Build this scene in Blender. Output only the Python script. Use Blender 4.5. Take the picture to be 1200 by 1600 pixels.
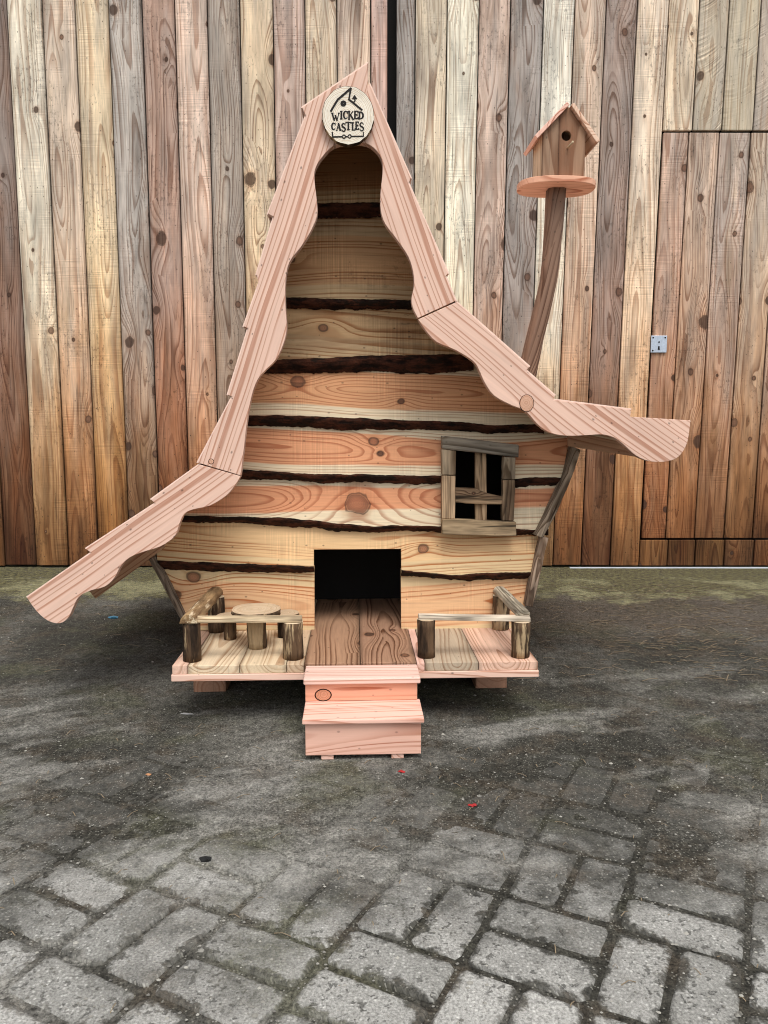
import bpy, bmesh, math, random
from mathutils import Vector, noise as mnoise
random.seed(7)
R = math.radians
for o in list(bpy.data.objects): bpy.data.objects.remove(o)
scene = bpy.context.scene
C = scene.collection

# ------------------------------------------------------------------ camera, sky, sun, exposure
CAM_H = 0.9
PITCH = math.atan(140 / 1200)
FPX = 1200.0
cd = bpy.data.cameras.new('camera'); cam = bpy.data.objects.new('camera', cd); C.objects.link(cam)
cd.sensor_fit = 'HORIZONTAL'; cd.sensor_width = 36; cd.lens = 36
cd.clip_start = 0.05; cd.clip_end = 1000
cam.location = (0, 0, CAM_H); cam.rotation_euler = (math.pi / 2 - PITCH, 0, 0)
scene.camera = cam
SUN_EL, SUN_AZ = 60, 165           # azimuth clockwise from +Y: behind the camera, a little to the right
w = bpy.data.worlds.new('World'); scene.world = w; w.use_nodes = True
nt = w.node_tree; bg = nt.nodes['Background']
sky = nt.nodes.new('ShaderNodeTexSky'); sky.sky_type = 'NISHITA'; sky.sun_disc = False
sky.sun_elevation = R(SUN_EL); sky.sun_rotation = R(SUN_AZ); sky.air_density = 1.0; sky.dust_density = 3.0
hs = nt.nodes.new('ShaderNodeHueSaturation'); hs.inputs['Saturation'].default_value = 0.25
nt.links.new(sky.outputs[0], hs.inputs['Color']); nt.links.new(hs.outputs[0], bg.inputs['Color'])
bg.inputs['Strength'].default_value = 0.13
sd = bpy.data.lights.new('sun', 'SUN'); sun = bpy.data.objects.new('sun', sd); C.objects.link(sun)
sd.energy = 1.3; sd.angle = R(28); sd.color = (1.0, 0.97, 0.93)
sdir = Vector((math.sin(R(SUN_AZ)) * math.cos(R(SUN_EL)), math.cos(R(SUN_AZ)) * math.cos(R(SUN_EL)), math.sin(R(SUN_EL))))
sun.rotation_euler = sdir.to_track_quat('Z', 'Y').to_euler()
sun.location = (1, -3, 6)
scene.view_settings.view_transform = 'Standard'; scene.view_settings.look = 'None'
scene.view_settings.exposure = 0.66; scene.view_settings.gamma = 1
scene.render.resolution_x = 768; scene.render.resolution_y = 1024
scene.render.engine = 'CYCLES'; scene.cycles.max_bounces = 4; scene.cycles.diffuse_bounces = 3; scene.cycles.glossy_bounces = 2; scene.cycles.adaptive_threshold = .02; scene.cycles.filter_width = 1.05

# ------------------------------------------------------------------ small helpers
def lin(c):
    return tuple(((v / 255) / 12.92 if v / 255 <= .04045 else ((v / 255 + .055) / 1.055) ** 2.4) for v in c)
def lerp(a, b, t): return a + (b - a) * t
def interp(pts, x):
    if x <= pts[0][0]: return pts[0][1]
    for (a, ya), (b, yb) in zip(pts, pts[1:]):
        if x <= b: return lerp(ya, yb, (x - a) / (b - a))
    return pts[-1][1]
def ray(x, y):
    dx = (x - 600) / FPX; dy = (y - 800) / FPX
    return Vector((dx, math.cos(PITCH) - dy * math.sin(PITCH), -math.sin(PITCH) - dy * math.cos(PITCH)))
YAW = R(2.2)
def ground_at(x, y, z=0.0):
    d = ray(x, y); t = (z - CAM_H) / d.z
    return Vector((d.x * t, d.y * t, z))
def wall_at(x, y, Y):
    d = ray(x, y); t = Y / d.y
    return Vector((d.x * t, Y, CAM_H + d.z * t))
HO = ground_at(555, 980, 0.19); HO.z = 0.0       # base of the house front wall
EU = Vector((math.cos(YAW), math.sin(YAW), 0)); EV = Vector((-math.sin(YAW), math.cos(YAW), 0))
CAML = Vector(((-HO).dot(EU), (-HO).dot(EV), CAM_H))
def hray(x, y):
    d = ray(x, y); return Vector((d.dot(EU), d.dot(EV), d.z))
def hp(x, y, v=0.0):                              # point of the house frame on the plane depth = v
    d = hray(x, y); t = (v - CAML.y) / d.y
    return CAML + d * t
def hz(x, y, z):
    d = hray(x, y); t = (z - CAML.z) / d.z
    return CAML + d * t
def catmull(pts, n=4):
    out = []
    P = [Vector(p) for p in pts]
    for i in range(len(P) - 1):
        p0 = P[max(i - 1, 0)]; p1 = P[i]; p2 = P[i + 1]; p3 = P[min(i + 2, len(P) - 1)]
        for k in range(n):
            t = k / n
            out.append(0.5 * ((2 * p1) + (p2 - p0) * t + (2 * p0 - 5 * p1 + 4 * p2 - p3) * t * t + (3 * p1 - p0 - 3 * p2 + p3) * t ** 3))
    out.append(P[-1])
    return [tuple(p) for p in out]

# ------------------------------------------------------------------ node helpers
class NT:
    def __init__(s, name):
        s.mat = bpy.data.materials.new(name); s.mat.use_nodes = True
        s.t = s.mat.node_tree; s.b = s.t.nodes['Principled BSDF']
    def n(s, typ, **kw):
        nd = s.t.nodes.new(typ)
        for k, v in kw.items(): setattr(nd, k, v)
        return nd
    def put(s, sock, v):
        if isinstance(v, bpy.types.NodeSocket): s.t.links.new(v, sock)
        elif v is not None:
            if sock.type == 'RGBA' and len(v) == 3: v = (*v, 1)
            sock.default_value = v
    def m(s, op, a, b=None, c=None, clamp=False):
        nd = s.n('ShaderNodeMath', operation=op); nd.use_clamp = clamp
        for i, v in enumerate((a, b, c)): s.put(nd.inputs[i], v)
        return nd.outputs[0]
    def v(s, op, a, b=None):
        nd = s.n('ShaderNodeVectorMath', operation=op)
        s.put(nd.inputs[0], a); s.put(nd.inputs[1], b)
        return nd.outputs[0]
    def sep(s, a):
        nd = s.n('ShaderNodeSeparateXYZ'); s.put(nd.inputs[0], a); return nd.outputs
    def com(s, x, y, z=0.0):
        nd = s.n('ShaderNodeCombineXYZ')
        for i, q in enumerate((x, y, z)): s.put(nd.inputs[i], q)
        return nd.outputs[0]
    def noise(s, vec, scale=1.0, detail=2.0, rough=.5, dims='3D'):
        nd = s.n('ShaderNodeTexNoise', noise_dimensions=dims)
        s.put(nd.inputs['Vector'], vec); s.put(nd.inputs['Scale'], scale); s.put(nd.inputs['Detail'], detail); s.put(nd.inputs['Roughness'], rough)
        return nd.outputs[0]
    def voro(s, vec, scale=1.0, dims='3D', rand=1.0, feature='F1'):
        nd = s.n('ShaderNodeTexVoronoi', voronoi_dimensions=dims, feature=feature)
        s.put(nd.inputs['Vector'], vec); s.put(nd.inputs['Scale'], scale); s.put(nd.inputs['Randomness'], rand)
        return nd.outputs
    def ss(s, x, a, b):                            # smoothstep a..b
        nd = s.n('ShaderNodeMapRange', interpolation_type='SMOOTHSTEP')
        s.put(nd.inputs[0], x); s.put(nd.inputs[1], a); s.put(nd.inputs[2], b); nd.inputs[3].default_value = 0; nd.inputs[4].default_value = 1
        return nd.outputs[0]
    def mix(s, f, a, b, blend='MIX'):
        nd = s.n('ShaderNodeMix', data_type='RGBA', blend_type=blend); nd.clamp_factor = True
        s.put(nd.inputs[0], f); s.put(nd.inputs[6], a); s.put(nd.inputs[7], b)
        return nd.outputs[2]
    def bump(s, h, strength=.4, dist=.002, normal=None):
        nd = s.n('ShaderNodeBump'); s.put(nd.inputs['Height'], h); nd.inputs['Strength'].default_value = strength; nd.inputs['Distance'].default_value = dist
        if normal is not None: s.put(nd.inputs['Normal'], normal)
        return nd.outputs[0]
    def done(s, col, rough=.7, normal=None, spec=.3):
        s.put(s.b.inputs['Base Color'], col); s.put(s.b.inputs['Roughness'], rough); s.put(s.b.inputs['Specular IOR Level'], spec)
        if normal is not None: s.put(s.b.inputs['Normal'], normal)
        return s.mat

def wood(name, freq=80, late=(.5, .28, .2), contrast=.6, lo=.35, knot_p=.5, knotcol=(.16, .07, .04), knot_r=(.006, .02), cell=(.4, .13),
         sap=None, sapcol=(.72, .62, .45), saw=0.0, saw_f=150, skew=0.0, grey=0.0, greycol=(.30, .29, .28), stain=False, rough=.7, fiber=.25, tone=.25, specks=.5,
         wander=.05, blotch=0.0, blotchcol=(.4, .25, .1), edge=0.0, mould=0.0, streak=0.0, streak_f=95, bump=.35, fiber_f=170, amp_r=(.25, .6), knots='cells'):
    N = NT(name)
    P = N.n('ShaderNodeAttribute', attribute_name='wc').outputs['Vector']
    base = N.n('ShaderNodeObjectInfo').outputs['Color']
    L, W, T = N.sep(P)
    # slow wandering of the pith along the board gives the cathedral arches
    nn = N.n('ShaderNodeTexNoise', noise_dimensions='2D'); N.put(nn.inputs['Vector'], N.com(N.m('MULTIPLY', L, 1.0), N.m('MULTIPLY', W, 1.2))); nn.inputs['Detail'].default_value = 0.6; nn.inputs['Scale'].default_value = 1.0
    wc_ = N.n('ShaderNodeSeparateColor'); N.put(wc_.inputs[0], nn.outputs[1])
    W2 = N.m('MULTIPLY_ADD', N.m('SUBTRACT', wc_.outputs[0], .5), wander * 2, W)
    T2 = N.m('MULTIPLY_ADD', N.m('SUBTRACT', wc_.outputs[1], .5), wander * 2, T)
    r = N.m('SQRT', N.m('ADD', N.m('MULTIPLY', W2, W2), N.m('MULTIPLY', T2, T2)))
    r0 = r
    # knots push the rings aside
    if knot_p:
        wob = N.noise(P, 26, 1.0); wobm = N.m('MULTIPLY_ADD', wob, .7, .65)
        ks = []
        if knots == 'object':                    # knots written on the board itself: position along, across, radius
            for kn in ('knot_a', 'knot_b'):
                kx, ky, kz = N.sep(N.n('ShaderNodeAttribute', attribute_type='OBJECT', attribute_name=kn).outputs['Vector'])
                ks.append((N.m('SUBTRACT', L, kx), N.m('SUBTRACT', W, ky), N.m('MAXIMUM', kz, .0005), N.m('GREATER_THAN', kz, .001), .5 if kn == 'knot_a' else .2))
        else:
            vo = N.voro(N.com(N.m('DIVIDE', L, cell[0]), N.m('DIVIDE', W, cell[1]), 0), 1.0, '2D', .7)
            px_, py_, _ = N.sep(vo['Position'])
            cr = N.n('ShaderNodeSeparateColor'); N.put(cr.inputs[0], vo['Color'])
            ks.append((N.m('MULTIPLY_ADD', px_, -cell[0], L), N.m('MULTIPLY_ADD', py_, -cell[1], W),
                       N.m('MULTIPLY_ADD', N.m('POWER', cr.outputs[1], 1.6), knot_r[1] - knot_r[0], knot_r[0]), N.m('LESS_THAN', cr.outputs[0], knot_p), cr.outputs[2]))
        kd = []
        for dL, dW, rk, ex, kdk in ks:
            dW2 = N.m('MULTIPLY', dW, dW); dL2 = N.m('MULTIPLY', dL, dL)
            dk = N.m('MULTIPLY', N.m('SQRT', N.m('MULTIPLY_ADD', dL2, .62, dW2)), wobm)
            q2 = N.m('DIVIDE', N.m('MULTIPLY_ADD', dL2, .16, dW2), N.m('POWER', N.m('MULTIPLY_ADD', rk, 2.2, .004), 2.0))
            bulge = N.m('MULTIPLY', ex, N.m('POWER', 2.718, N.m('MULTIPLY', q2, -1)))
            r = N.m('ADD', r, N.m('MULTIPLY', bulge, N.m('MULTIPLY', rk, 2.1)))
            kd.append((dk, rk, ex, kdk))
    fine = N.noise(N.com(N.m('MULTIPLY', L, 4), N.m('MULTIPLY', W, 30), N.m('MULTIPLY', T, 30)), 1.0, 2.0)
    r = N.m('MULTIPLY_ADD', N.m('SUBTRACT', fine, .5), .006, r)
    ph = N.m('MULTIPLY_ADD', N.noise(N.com(N.m('MULTIPLY', r, 30), 1.3), 1.0, 1.0, .5, '2D'), 2.6, N.m('MULTIPLY', r, freq))
    fr = N.m('FRACT', ph)
    line = N.m('MULTIPLY', N.ss(fr, lo, .90), N.m('SUBTRACT', 1.0, N.ss(fr, .92, 1.0)))
    amp = N.noise(N.com(N.m('MULTIPLY', L, 1.5), N.m('MULTIPLY', ph, .45)), 1.0, 2.0, .5, '2D')
    line = N.m('MULTIPLY', line, N.ss(amp, *amp_r))
    fib = N.noise(N.com(N.m('MULTIPLY', L, 8), N.m('MULTIPLY', W, fiber_f), N.m('MULTIPLY', T, fiber_f)), 1.0, 2.0, .6)
    line = N.m('MULTIPLY', line, N.m('MULTIPLY_ADD', fib, 1.3, .35), None, True)
    ton = N.noise(N.com(N.m('MULTIPLY', L, 2.2), N.m('MULTIPLY', W, 13), N.m('MULTIPLY', T, 13)), 1.0, 4.0, .6)
    col = base
    if sap is not None:
        sm = N.ss(N.m('MULTIPLY_ADD', N.m('SUBTRACT', ton, .5), .014, r0), sap, sap + .005)
        col = N.mix(sm, col, sapcol)
    if blotch:
        bn = N.noise(N.com(N.m('MULTIPLY', L, 2.0), N.m('MULTIPLY', W, 9), 2.0), 1.0, 4.0, .62)
        col = N.mix(N.m('MULTIPLY', N.ss(bn, .5, .68), blotch), col, blotchcol)
    if grey:
        gn = N.noise(N.com(N.m('MULTIPLY', L, 1.3), N.m('MULTIPLY', W, 10), 5.0), 1.0, 4.0, .65)
        col = N.mix(N.m('MULTIPLY', N.ss(gn, .38, .66), grey), col, greycol)
    tmul = N.m('MULTIPLY_ADD', N.m('SUBTRACT', ton, .5), tone * 2, 1.0)
    fm = N.m('MULTIPLY_ADD', N.m('SUBTRACT', fib, .5), fiber * 2, 1.0)
    mul = N.m('MULTIPLY', tmul, fm)
    if stain:
        X, Y, Z = N.sep(N.n('ShaderNodeNewGeometry').outputs['Position'])
        lum = N.n('ShaderNodeRGBToBW'); N.put(lum.inputs[0], col); lv = N.m('MULTIPLY', lum.outputs[0], 1.12)
        col = N.mix(N.m('MULTIPLY', N.ss(Z, 1.3, 2.7), .25), col, N.com(lv, N.m('MULTIPLY', lv, .97), N.m('MULTIPLY', lv, .88)))
        sn = N.noise(N.com(N.m('MULTIPLY', X, 11), N.m('MULTIPLY', Z, 1.5), N.m('MULTIPLY', L, .1)), 1.0, 4.0, .65)
        zz = N.m('MULTIPLY_ADD', N.m('SUBTRACT', sn, .5), 1.3, Z)
        f1 = N.m('SUBTRACT', 1.0, N.ss(zz, .3, 2.1)); f2 = N.m('SUBTRACT', 1.0, N.ss(zz, -.2, 1.25))
        col = N.mix(N.m('MULTIPLY', f1, .95), col, N.mix(1.0, col, (.80, .50, .27), 'MULTIPLY'))
        col = N.mix(N.m('MULTIPLY', f2, .9), col, N.mix(1.0, col, (.21, .15, .10), 'MULTIPLY'))
    h = fib
    if saw:
        swn = N.noise(N.com(N.m('MULTIPLY', N.m('MULTIPLY_ADD', N.m('MULTIPLY', W, W), skew * 4, N.m('MULTIPLY_ADD', W, skew, L)), saw_f), N.m('MULTIPLY', W, 3)), 1.0, 2.0, .6, '2D')
        swm = N.m('MULTIPLY', N.ss(N.noise(P, 6, 3.0), .44, .66), saw)
        mul = N.m('MULTIPLY', mul, N.m('MULTIPLY_ADD', N.m('MULTIPLY', N.m('SUBTRACT', swn, .5), swm), 1.8, 1.0))
        h = N.m('MULTIPLY_ADD', swn, saw * 1.5, h)
    if streak:                                   # dark resin and dirt streaks along the fibre
        stn = N.noise(N.com(N.m('MULTIPLY', L, 3.0), N.m('MULTIPLY', W, streak_f), 4.0), 1.0, 3.0, .55)
        mul = N.m('MULTIPLY', mul, N.m('SUBTRACT', 1.0, N.m('MULTIPLY', N.ss(stn, .58, .72), streak)))
    if edge:                                     # dirt that collects along the plank edges
        e = N.m('ABSOLUTE', N.n('ShaderNodeAttribute', attribute_name='ec').outputs['Fac'])
        em = N.m('MULTIPLY', N.ss(N.m('MULTIPLY_ADD', N.m('SUBTRACT', ton, .5), .28, e), .80, 1.0), edge)
        mul = N.m('MULTIPLY', mul, N.m('SUBTRACT', 1.0, em))
    if mould:
        mn = N.noise(N.com(N.m('MULTIPLY', L, 34), N.m('MULTIPLY', W, 60), 1.0), 1.0, 3.0, .7); mb = N.noise(N.com(N.m('MULTIPLY', L, 2.4), N.m('MULTIPLY', W, 6), 8.0), 1.0, 2.0)
        mul = N.m('MULTIPLY', mul, N.m('SUBTRACT', 1.0, N.m('MULTIPLY', N.m('MULTIPLY', N.ss(mn, .52, .66), N.ss(mb, .46, .62)), mould)))
    mul = N.m('MAXIMUM', mul, .08)
    col = N.mix(1.0, col, N.com(mul, mul, mul), 'MULTIPLY')
    col = N.mix(N.m('MULTIPLY', line, contrast), col, N.mix(1.0, col, late, 'MULTIPLY'))
    if knot_p:
        for dk, rk, ex, kdk in kd:
            halo = N.m('MULTIPLY', ex, N.m('SUBTRACT', 1.0, N.ss(dk, N.m('MULTIPLY', rk, .9), N.m('MULTIPLY', rk, 2.0))))
            col = N.mix(N.m('MULTIPLY', halo, .45), col, N.mix(1.0, col, (.62, .42, .30), 'MULTIPLY'))
            kin = N.m('MULTIPLY', ex, N.m('SUBTRACT', 1.0, N.ss(dk, N.m('MULTIPLY', rk, .85), rk)))
            kring = N.m('MULTIPLY', ex, N.m('SUBTRACT', 1.0, N.ss(N.m('ABSOLUTE', N.m('SUBTRACT', dk, rk)), .0004, N.m('MULTIPLY_ADD', fine, .006, .0006))))
            kr = N.m('SINE', N.m('MULTIPLY', dk, 1300))
            kc = N.mix(N.m('MULTIPLY_ADD', kr, .16, .16), knotcol, N.mix(1.0, base, (.75, .55, .42), 'MULTIPLY'))
            kc = N.mix(N.m('MULTIPLY', N.m('LESS_THAN', kdk, .4), .75), kc, (.025, .016, .012))
            kc = N.mix(N.m('MULTIPLY', N.ss(dk, N.m('MULTIPLY', rk, .2), rk), .55), kc, (.05, .026, .016))
            kc = N.mix(N.m('MULTIPLY', N.ss(fine, .55, .68), .6), kc, (.03, .018, .012))
            col = N.mix(N.m('MULTIPLY', kin, .85), col, kc)
            col = N.mix(N.m('MULTIPLY', kring, .7), col, (.035, .02, .014))
    if specks:
        vs = N.voro(N.com(N.m('MULTIPLY', L, 20), N.m('MULTIPLY', W, 30), 0), 1.0, '2D')
        c2 = N.n('ShaderNodeSeparateColor'); N.put(c2.inputs[0], vs['Color'])
        sp = N.m('MULTIPLY', N.m('LESS_THAN', c2.outputs[0], .2), N.m('SUBTRACT', 1.0, N.ss(vs['Distance'], .03, N.m('MULTIPLY_ADD', c2.outputs[1], .09, .045))))
        col = N.mix(N.m('MULTIPLY', sp, specks), col, (.02, .014, .011))
    return N.done(col, rough, N.bump(h, bump, .0015), .22)

def bark_mat(name, c1, c2, c3, scale=30, stretch=.25, strength=1.0, thr=.55):
    N = NT(name)
    P = N.n('ShaderNodeAttribute', attribute_name='wc').outputs['Vector']
    L, W, T = N.sep(P)
    V = N.com(N.m('MULTIPLY', L, stretch), W, T)
    a = N.noise(V, scale, 4.0, .65); b = N.noise(V, scale * 3.2, 3.0, .6); c = N.noise(V, scale * .35, 3.0, .6)
    col = N.mix(N.ss(a, .35, .65), c1, c2)
    col = N.mix(N.ss(N.m('ADD', c, N.m('MULTIPLY', N.m('SUBTRACT', b, .5), .35)), thr, thr + .08), col, c3)
    k = N.m('MULTIPLY_ADD', b, 1.1, .45)
    col = N.mix(1.0, col, N.com(k, k, k), 'MULTIPLY')
    h = N.m('ADD', a, N.m('MULTIPLY', b, .5))
    return N.done(col, .9, N.bump(h, strength, .006), .15)

# wood kinds
M = {}
M['larch'] = wood('planed_larch', freq=70, amp_r=(.12, .42), late=(.56, .36, .27), contrast=.8, lo=.58, knot_p=0, fiber=.10, tone=.22, rough=.6, wander=.03, specks=.6, knotcol=(.42, .2, .13), bump=.08)
M['larch_wild'] = wood('planed_larch_flamed', freq=62, late=(.50, .27, .17), contrast=.9, lo=.5, knot_p=0, fiber=.1, tone=.14, rough=.6, wander=.07, specks=.4, knotcol=(.35, .15, .09), bump=.12)
M['roof_end'] = wood('roof_board_wood', freq=30, contrast=.2, knot_p=0, fiber=.1, tone=.1, specks=0, bump=.1)
M['slab'] = wood('sawn_slab', freq=92, amp_r=(.2, .5), knots='object', late=(.42, .17, .09), contrast=.62, lo=.5, knot_p=.4, cell=(.55, .2), knot_r=(.007, .026), sap=.058, sapcol=(.68, .56, .385), saw=.35, fiber=.2, tone=.25, wander=.04, specks=.5, knotcol=(.28, .11, .06), streak=.25)
M['slab_pale'] = wood('sawn_slab_pale', freq=80, knots='object', late=(.55, .28, .15), contrast=.95, lo=.45, knot_p=.45, cell=(.42, .2), knot_r=(.007, .022), sap=.085, sapcol=(.62, .45, .25), saw=.45, fiber=.16, tone=.22, wander=.055, specks=.6, knotcol=(.26, .10, .055), blotch=.45, blotchcol=(.58, .34, .17), streak=.2)
M['slab_shaded'] = wood('sawn_slab_weathered_shaded', freq=76, knots='object', late=(.50, .30, .18), contrast=.9, lo=.45, knot_p=.4, sap=.08, sapcol=(.45, .32, .18), saw=.6, fiber=.2, tone=.35, wander=.055, specks=.6, knotcol=(.16, .07, .04), blotch=.5, blotchcol=(.27, .15, .075), streak=.3, mould=.3)  # overhang shade put into the colour of the weathered top gable boards
FK = dict(stain=True, grey=.42, greycol=(.27, .26, .245), edge=.3, mould=.45, streak=.5, rough=.85, knotcol=(.12, .06, .04))
M['fence'] = wood('weathered_plank', freq=64, late=(.34, .22, .16), contrast=.78, knot_p=.5, cell=(.36, .17), knot_r=(.009, .032), saw=.25, fiber=.32, tone=.8, wander=.065, specks=.7, blotch=.5, blotchcol=(.27, .145, .08), **FK)
M['fence_plain'] = wood('weathered_plank_straight', freq=76, late=(.44, .30, .23), contrast=.72, knot_p=.42, cell=(.42, .19), knot_r=(.006, .022), saw=.6, fiber=.34, tone=.8, wander=.035, specks=.8, blotch=.4, blotchcol=(.30, .20, .09), **FK)
M['fence_sawn'] = wood('rough_sawn_plank', freq=60, late=(.55, .42, .34), contrast=.7, knot_p=.5, cell=(.36, .17), knot_r=(.008, .02), saw=1.3, saw_f=85, skew=-.7, fiber=.3, tone=.4, wander=.04, specks=.8, **FK)
M['deck'] = wood('deck_plank', freq=62, late=(.45, .28, .18), contrast=.75, lo=.4, knot_p=.25, cell=(.4, .15), fiber=.2, tone=.25, wander=.06, rough=.65, streak=.2, edge=.3)
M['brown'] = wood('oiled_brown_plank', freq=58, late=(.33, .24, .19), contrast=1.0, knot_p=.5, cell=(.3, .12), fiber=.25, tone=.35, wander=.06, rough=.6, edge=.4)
M['old'] = wood('grey_weathered_stick', freq=110, late=(.30, .24, .19), contrast=.9, knot_p=.2, cell=(.2, .1), knot_r=(.003, .008), fiber=1.1, fiber_f=65, streak_f=40, tone=1.1, grey=.25, greycol=(.12, .095, .07), wander=.03, rough=.9, specks=.3, blotch=.8, blotchcol=(.075, .04, .022), streak=.85, bump=.9)
M['endgrain'] = wood('log_end_grain', freq=210, late=(.62, .44, .30), contrast=.85, knot_p=.0, fiber=.15, tone=.3, wander=.006, rough=.75, specks=.2, bump=.2)
M['bark_red'] = bark_mat('red_slab_bark', (.010, .005, .0035), (.070, .024, .013), (.016, .010, .007), 46, .35, 1.0, .54)
M['bark_post'] = bark_mat('post_bark', (.022, .014, .009), (.12, .072, .04), (.36, .26, .15), 40, .14, 1.0, .56)
M['bark_gold'] = bark_mat('peeled_bark', (.14, .08, .04), (.34, .22, .11), (.52, .42, .28), 34, .16, .8, .5)
def plain(name, col, rough=.6, metal=0.0, bumpy=0.0):
    N = NT(name)
    P = N.n('ShaderNodeTexCoord').outputs['Object']
    a = N.noise(P, 90, 3.0); k = N.m('MULTIPLY_ADD', a, .5, .75)
    N.b.inputs['Metallic'].default_value = metal
    return N.done(N.mix(1.0, col, N.com(k, k, k), 'MULTIPLY'), rough, N.bump(a, bumpy, .001) if bumpy else None)
M['ink'] = plain('burnt_lettering', (.012, .010, .009), .8)
M['dark'] = plain('dark_interior', (.012, .011, .010), .9)  # near black in place of unlit depth; the screws share it
M['zinc'] = plain('galvanised_plate', (.48, .54, .62), .45, .6, .2)
M['whitestrip'] = plain('white_strip', (.5, .54, .57), .6)
M['blue'] = plain('blue_plastic', (.05, .16, .24), .4); M['red'] = plain('red_petal', (.35, .02, .02), .6)
M['orange'] = plain('dry_leaf', (.42, .2, .09), .7); M['black'] = plain('black_lump', (.012, .012, .011), .8, 0, .6)
M['feather'] = plain('grey_feather', (.4, .39, .37), .8)

# ------------------------------------------------------------------ object helpers
def tag(o, label=None, cat=None, group=None, kind=None):
    if label: o['label'] = label
    if cat: o['category'] = cat
    if group: o['group'] = group
    if kind: o['kind'] = kind
    return o
def empty(name, loc, rz=0.0):
    o = bpy.data.objects.new(name, None); C.objects.link(o)
    o.location = loc; o.rotation_euler = (0, 0, rz); o.empty_display_size = .05
    return o
def put_wc(me, g, wd, pith=None, org=None):
    g = Vector(g).normalized(); wd = Vector(wd); wd = (wd - g * wd.dot(g)).normalized(); t = g.cross(wd)
    vs = [v.co for v in me.vertices]
    if not vs: return
    if org is None: org = sum(vs, Vector()) / len(vs)
    if pith is None: pith = (random.uniform(-.03, .03), random.choice((-1, 1)) * random.uniform(.02, .06))
    Lo = random.uniform(0, 60)
    e = me.attributes.new('ec', 'FLOAT', 'POINT')
    ws = [c.dot(wd) for c in vs]; w0, w1 = min(ws), max(ws)
    for i, q_ in enumerate(ws): e.data[i].value = (q_ - w0) / max(w1 - w0, 1e-6) * 2 - 1
    a = me.attributes.new('wc', 'FLOAT_VECTOR', 'POINT')
    for i, c in enumerate(vs):
        d = c - org
        a.data[i].vector = (d.dot(g) + Lo, d.dot(wd) + pith[0], d.dot(t) + pith[1])
def make(name, verts, faces, mat, parent=None, color=(1, 1, 1), g=(1, 0, 0), wd=(0, 0, 1), pith=None, org=None, smooth=False, bevel=0.0, mats=None, idx=None, seg=2):
    me = bpy.data.meshes.new(name); me.from_pydata([tuple(v) for v in verts], [], faces); me.update()
    bm = bmesh.new(); bm.from_mesh(me); bmesh.ops.recalc_face_normals(bm, faces=bm.faces); bm.to_mesh(me); bm.free()
    put_wc(me, g, wd, pith, org)
    for mm in (mats or [mat]): me.materials.append(mm)
    if idx:
        for p, i in zip(me.polygons, idx): p.material_index = i
    if smooth:
        for p in me.polygons: p.use_smooth = True
    o = bpy.data.objects.new(name, me); C.objects.link(o); o.parent = parent; o.color = (*color, 1)
    if bevel:
        b = o.modifiers.new('bevel', 'BEVEL'); b.width = bevel; b.segments = seg; b.limit_method = 'ANGLE'; b.angle_limit = R(35)
    return o
def hexa(name, c, mat, parent, **kw):             # 8 corners: bottom ring 0-3, top ring 4-7
    return make(name, c, [(0, 3, 2, 1), (4, 5, 6, 7), (0, 1, 5, 4), (1, 2, 6, 5), (2, 3, 7, 6), (3, 0, 4, 7)], mat, parent, **kw)
def box(name, a, b, mat, parent, **kw):
    x0, y0, z0 = a; x1, y1, z1 = b
    return hexa(name, [(x0, y0, z0), (x1, y0, z0), (x1, y1, z0), (x0, y1, z0), (x0, y0, z1), (x1, y0, z1), (x1, y1, z1), (x0, y1, z1)], mat, parent, **kw)
def prism(name, pts, v0, v1, mat, parent, **kw):   # polygon of (u, z) extruded in depth
    n = len(pts)
    vs = [(p[0], v0, p[1]) for p in pts] + [(p[0], v1, p[1]) for p in pts]
    fs = [tuple(range(n)), tuple(range(2 * n - 1, n - 1, -1))] + [(i, i + n, (i + 1) % n + n, (i + 1) % n) for i in range(n)]
    return make(name, vs, fs, mat, parent, **kw)
def pxpoly(pts, v): return [(q.x, q.z) for q in (hp(x, y, v) for x, y in pts)]
def log(name, p0, p1, r, parent, mat, endmat, color=(.62, .5, .33), n=16, rings=6, rough=.08, squash=(1, 1), taper=1.0, cut=None):
    p0 = Vector(p0); p1 = Vector(p1); ax = (p1 - p0).normalized()
    e1 = ax.orthogonal().normalized() if abs(ax.z) < .9 else Vector((1, 0, 0)); e1 = (e1 - ax * e1.dot(ax)).normalized(); e2 = ax.cross(e1)
    sd_ = random.uniform(0, 99); vs = []; fs = []; idx = []
    for k in range(rings):
        t = k / (rings - 1); c = p0.lerp(p1, t)
        for i in range(n):
            a = 2 * math.pi * i / n
            rr = r * lerp(1, taper, t) * (1 + rough * (mnoise.noise((math.cos(a) * 1.4 + sd_, math.sin(a) * 1.4, t * 2.2)) * 1.4 + mnoise.noise((math.cos(a) * 4 + sd_, math.sin(a) * 4, t * 7)) * .5))
            off = e1 * math.cos(a) * rr * squash[0] + e2 * math.sin(a) * rr * squash[1]
            vs.append(c + off)
    for k in range(rings - 1):
        for i in range(n):
            j = (i + 1) % n; fs.append((k * n + i, k * n + j, (k + 1) * n + j, (k + 1) * n + i)); idx.append(0)
    fs.append(tuple(range(n - 1, -1, -1))); idx.append(1)
    fs.append(tuple(range((rings - 1) * n, rings * n))); idx.append(1)
    o = make(name, vs, fs, None, parent, color=color, g=ax, wd=e1, pith=(.001, .002), mats=[mat, endmat], idx=idx)
    for p in o.data.polygons:
        if len(p.vertices) == 4: p.use_smooth = True
    return o

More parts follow.
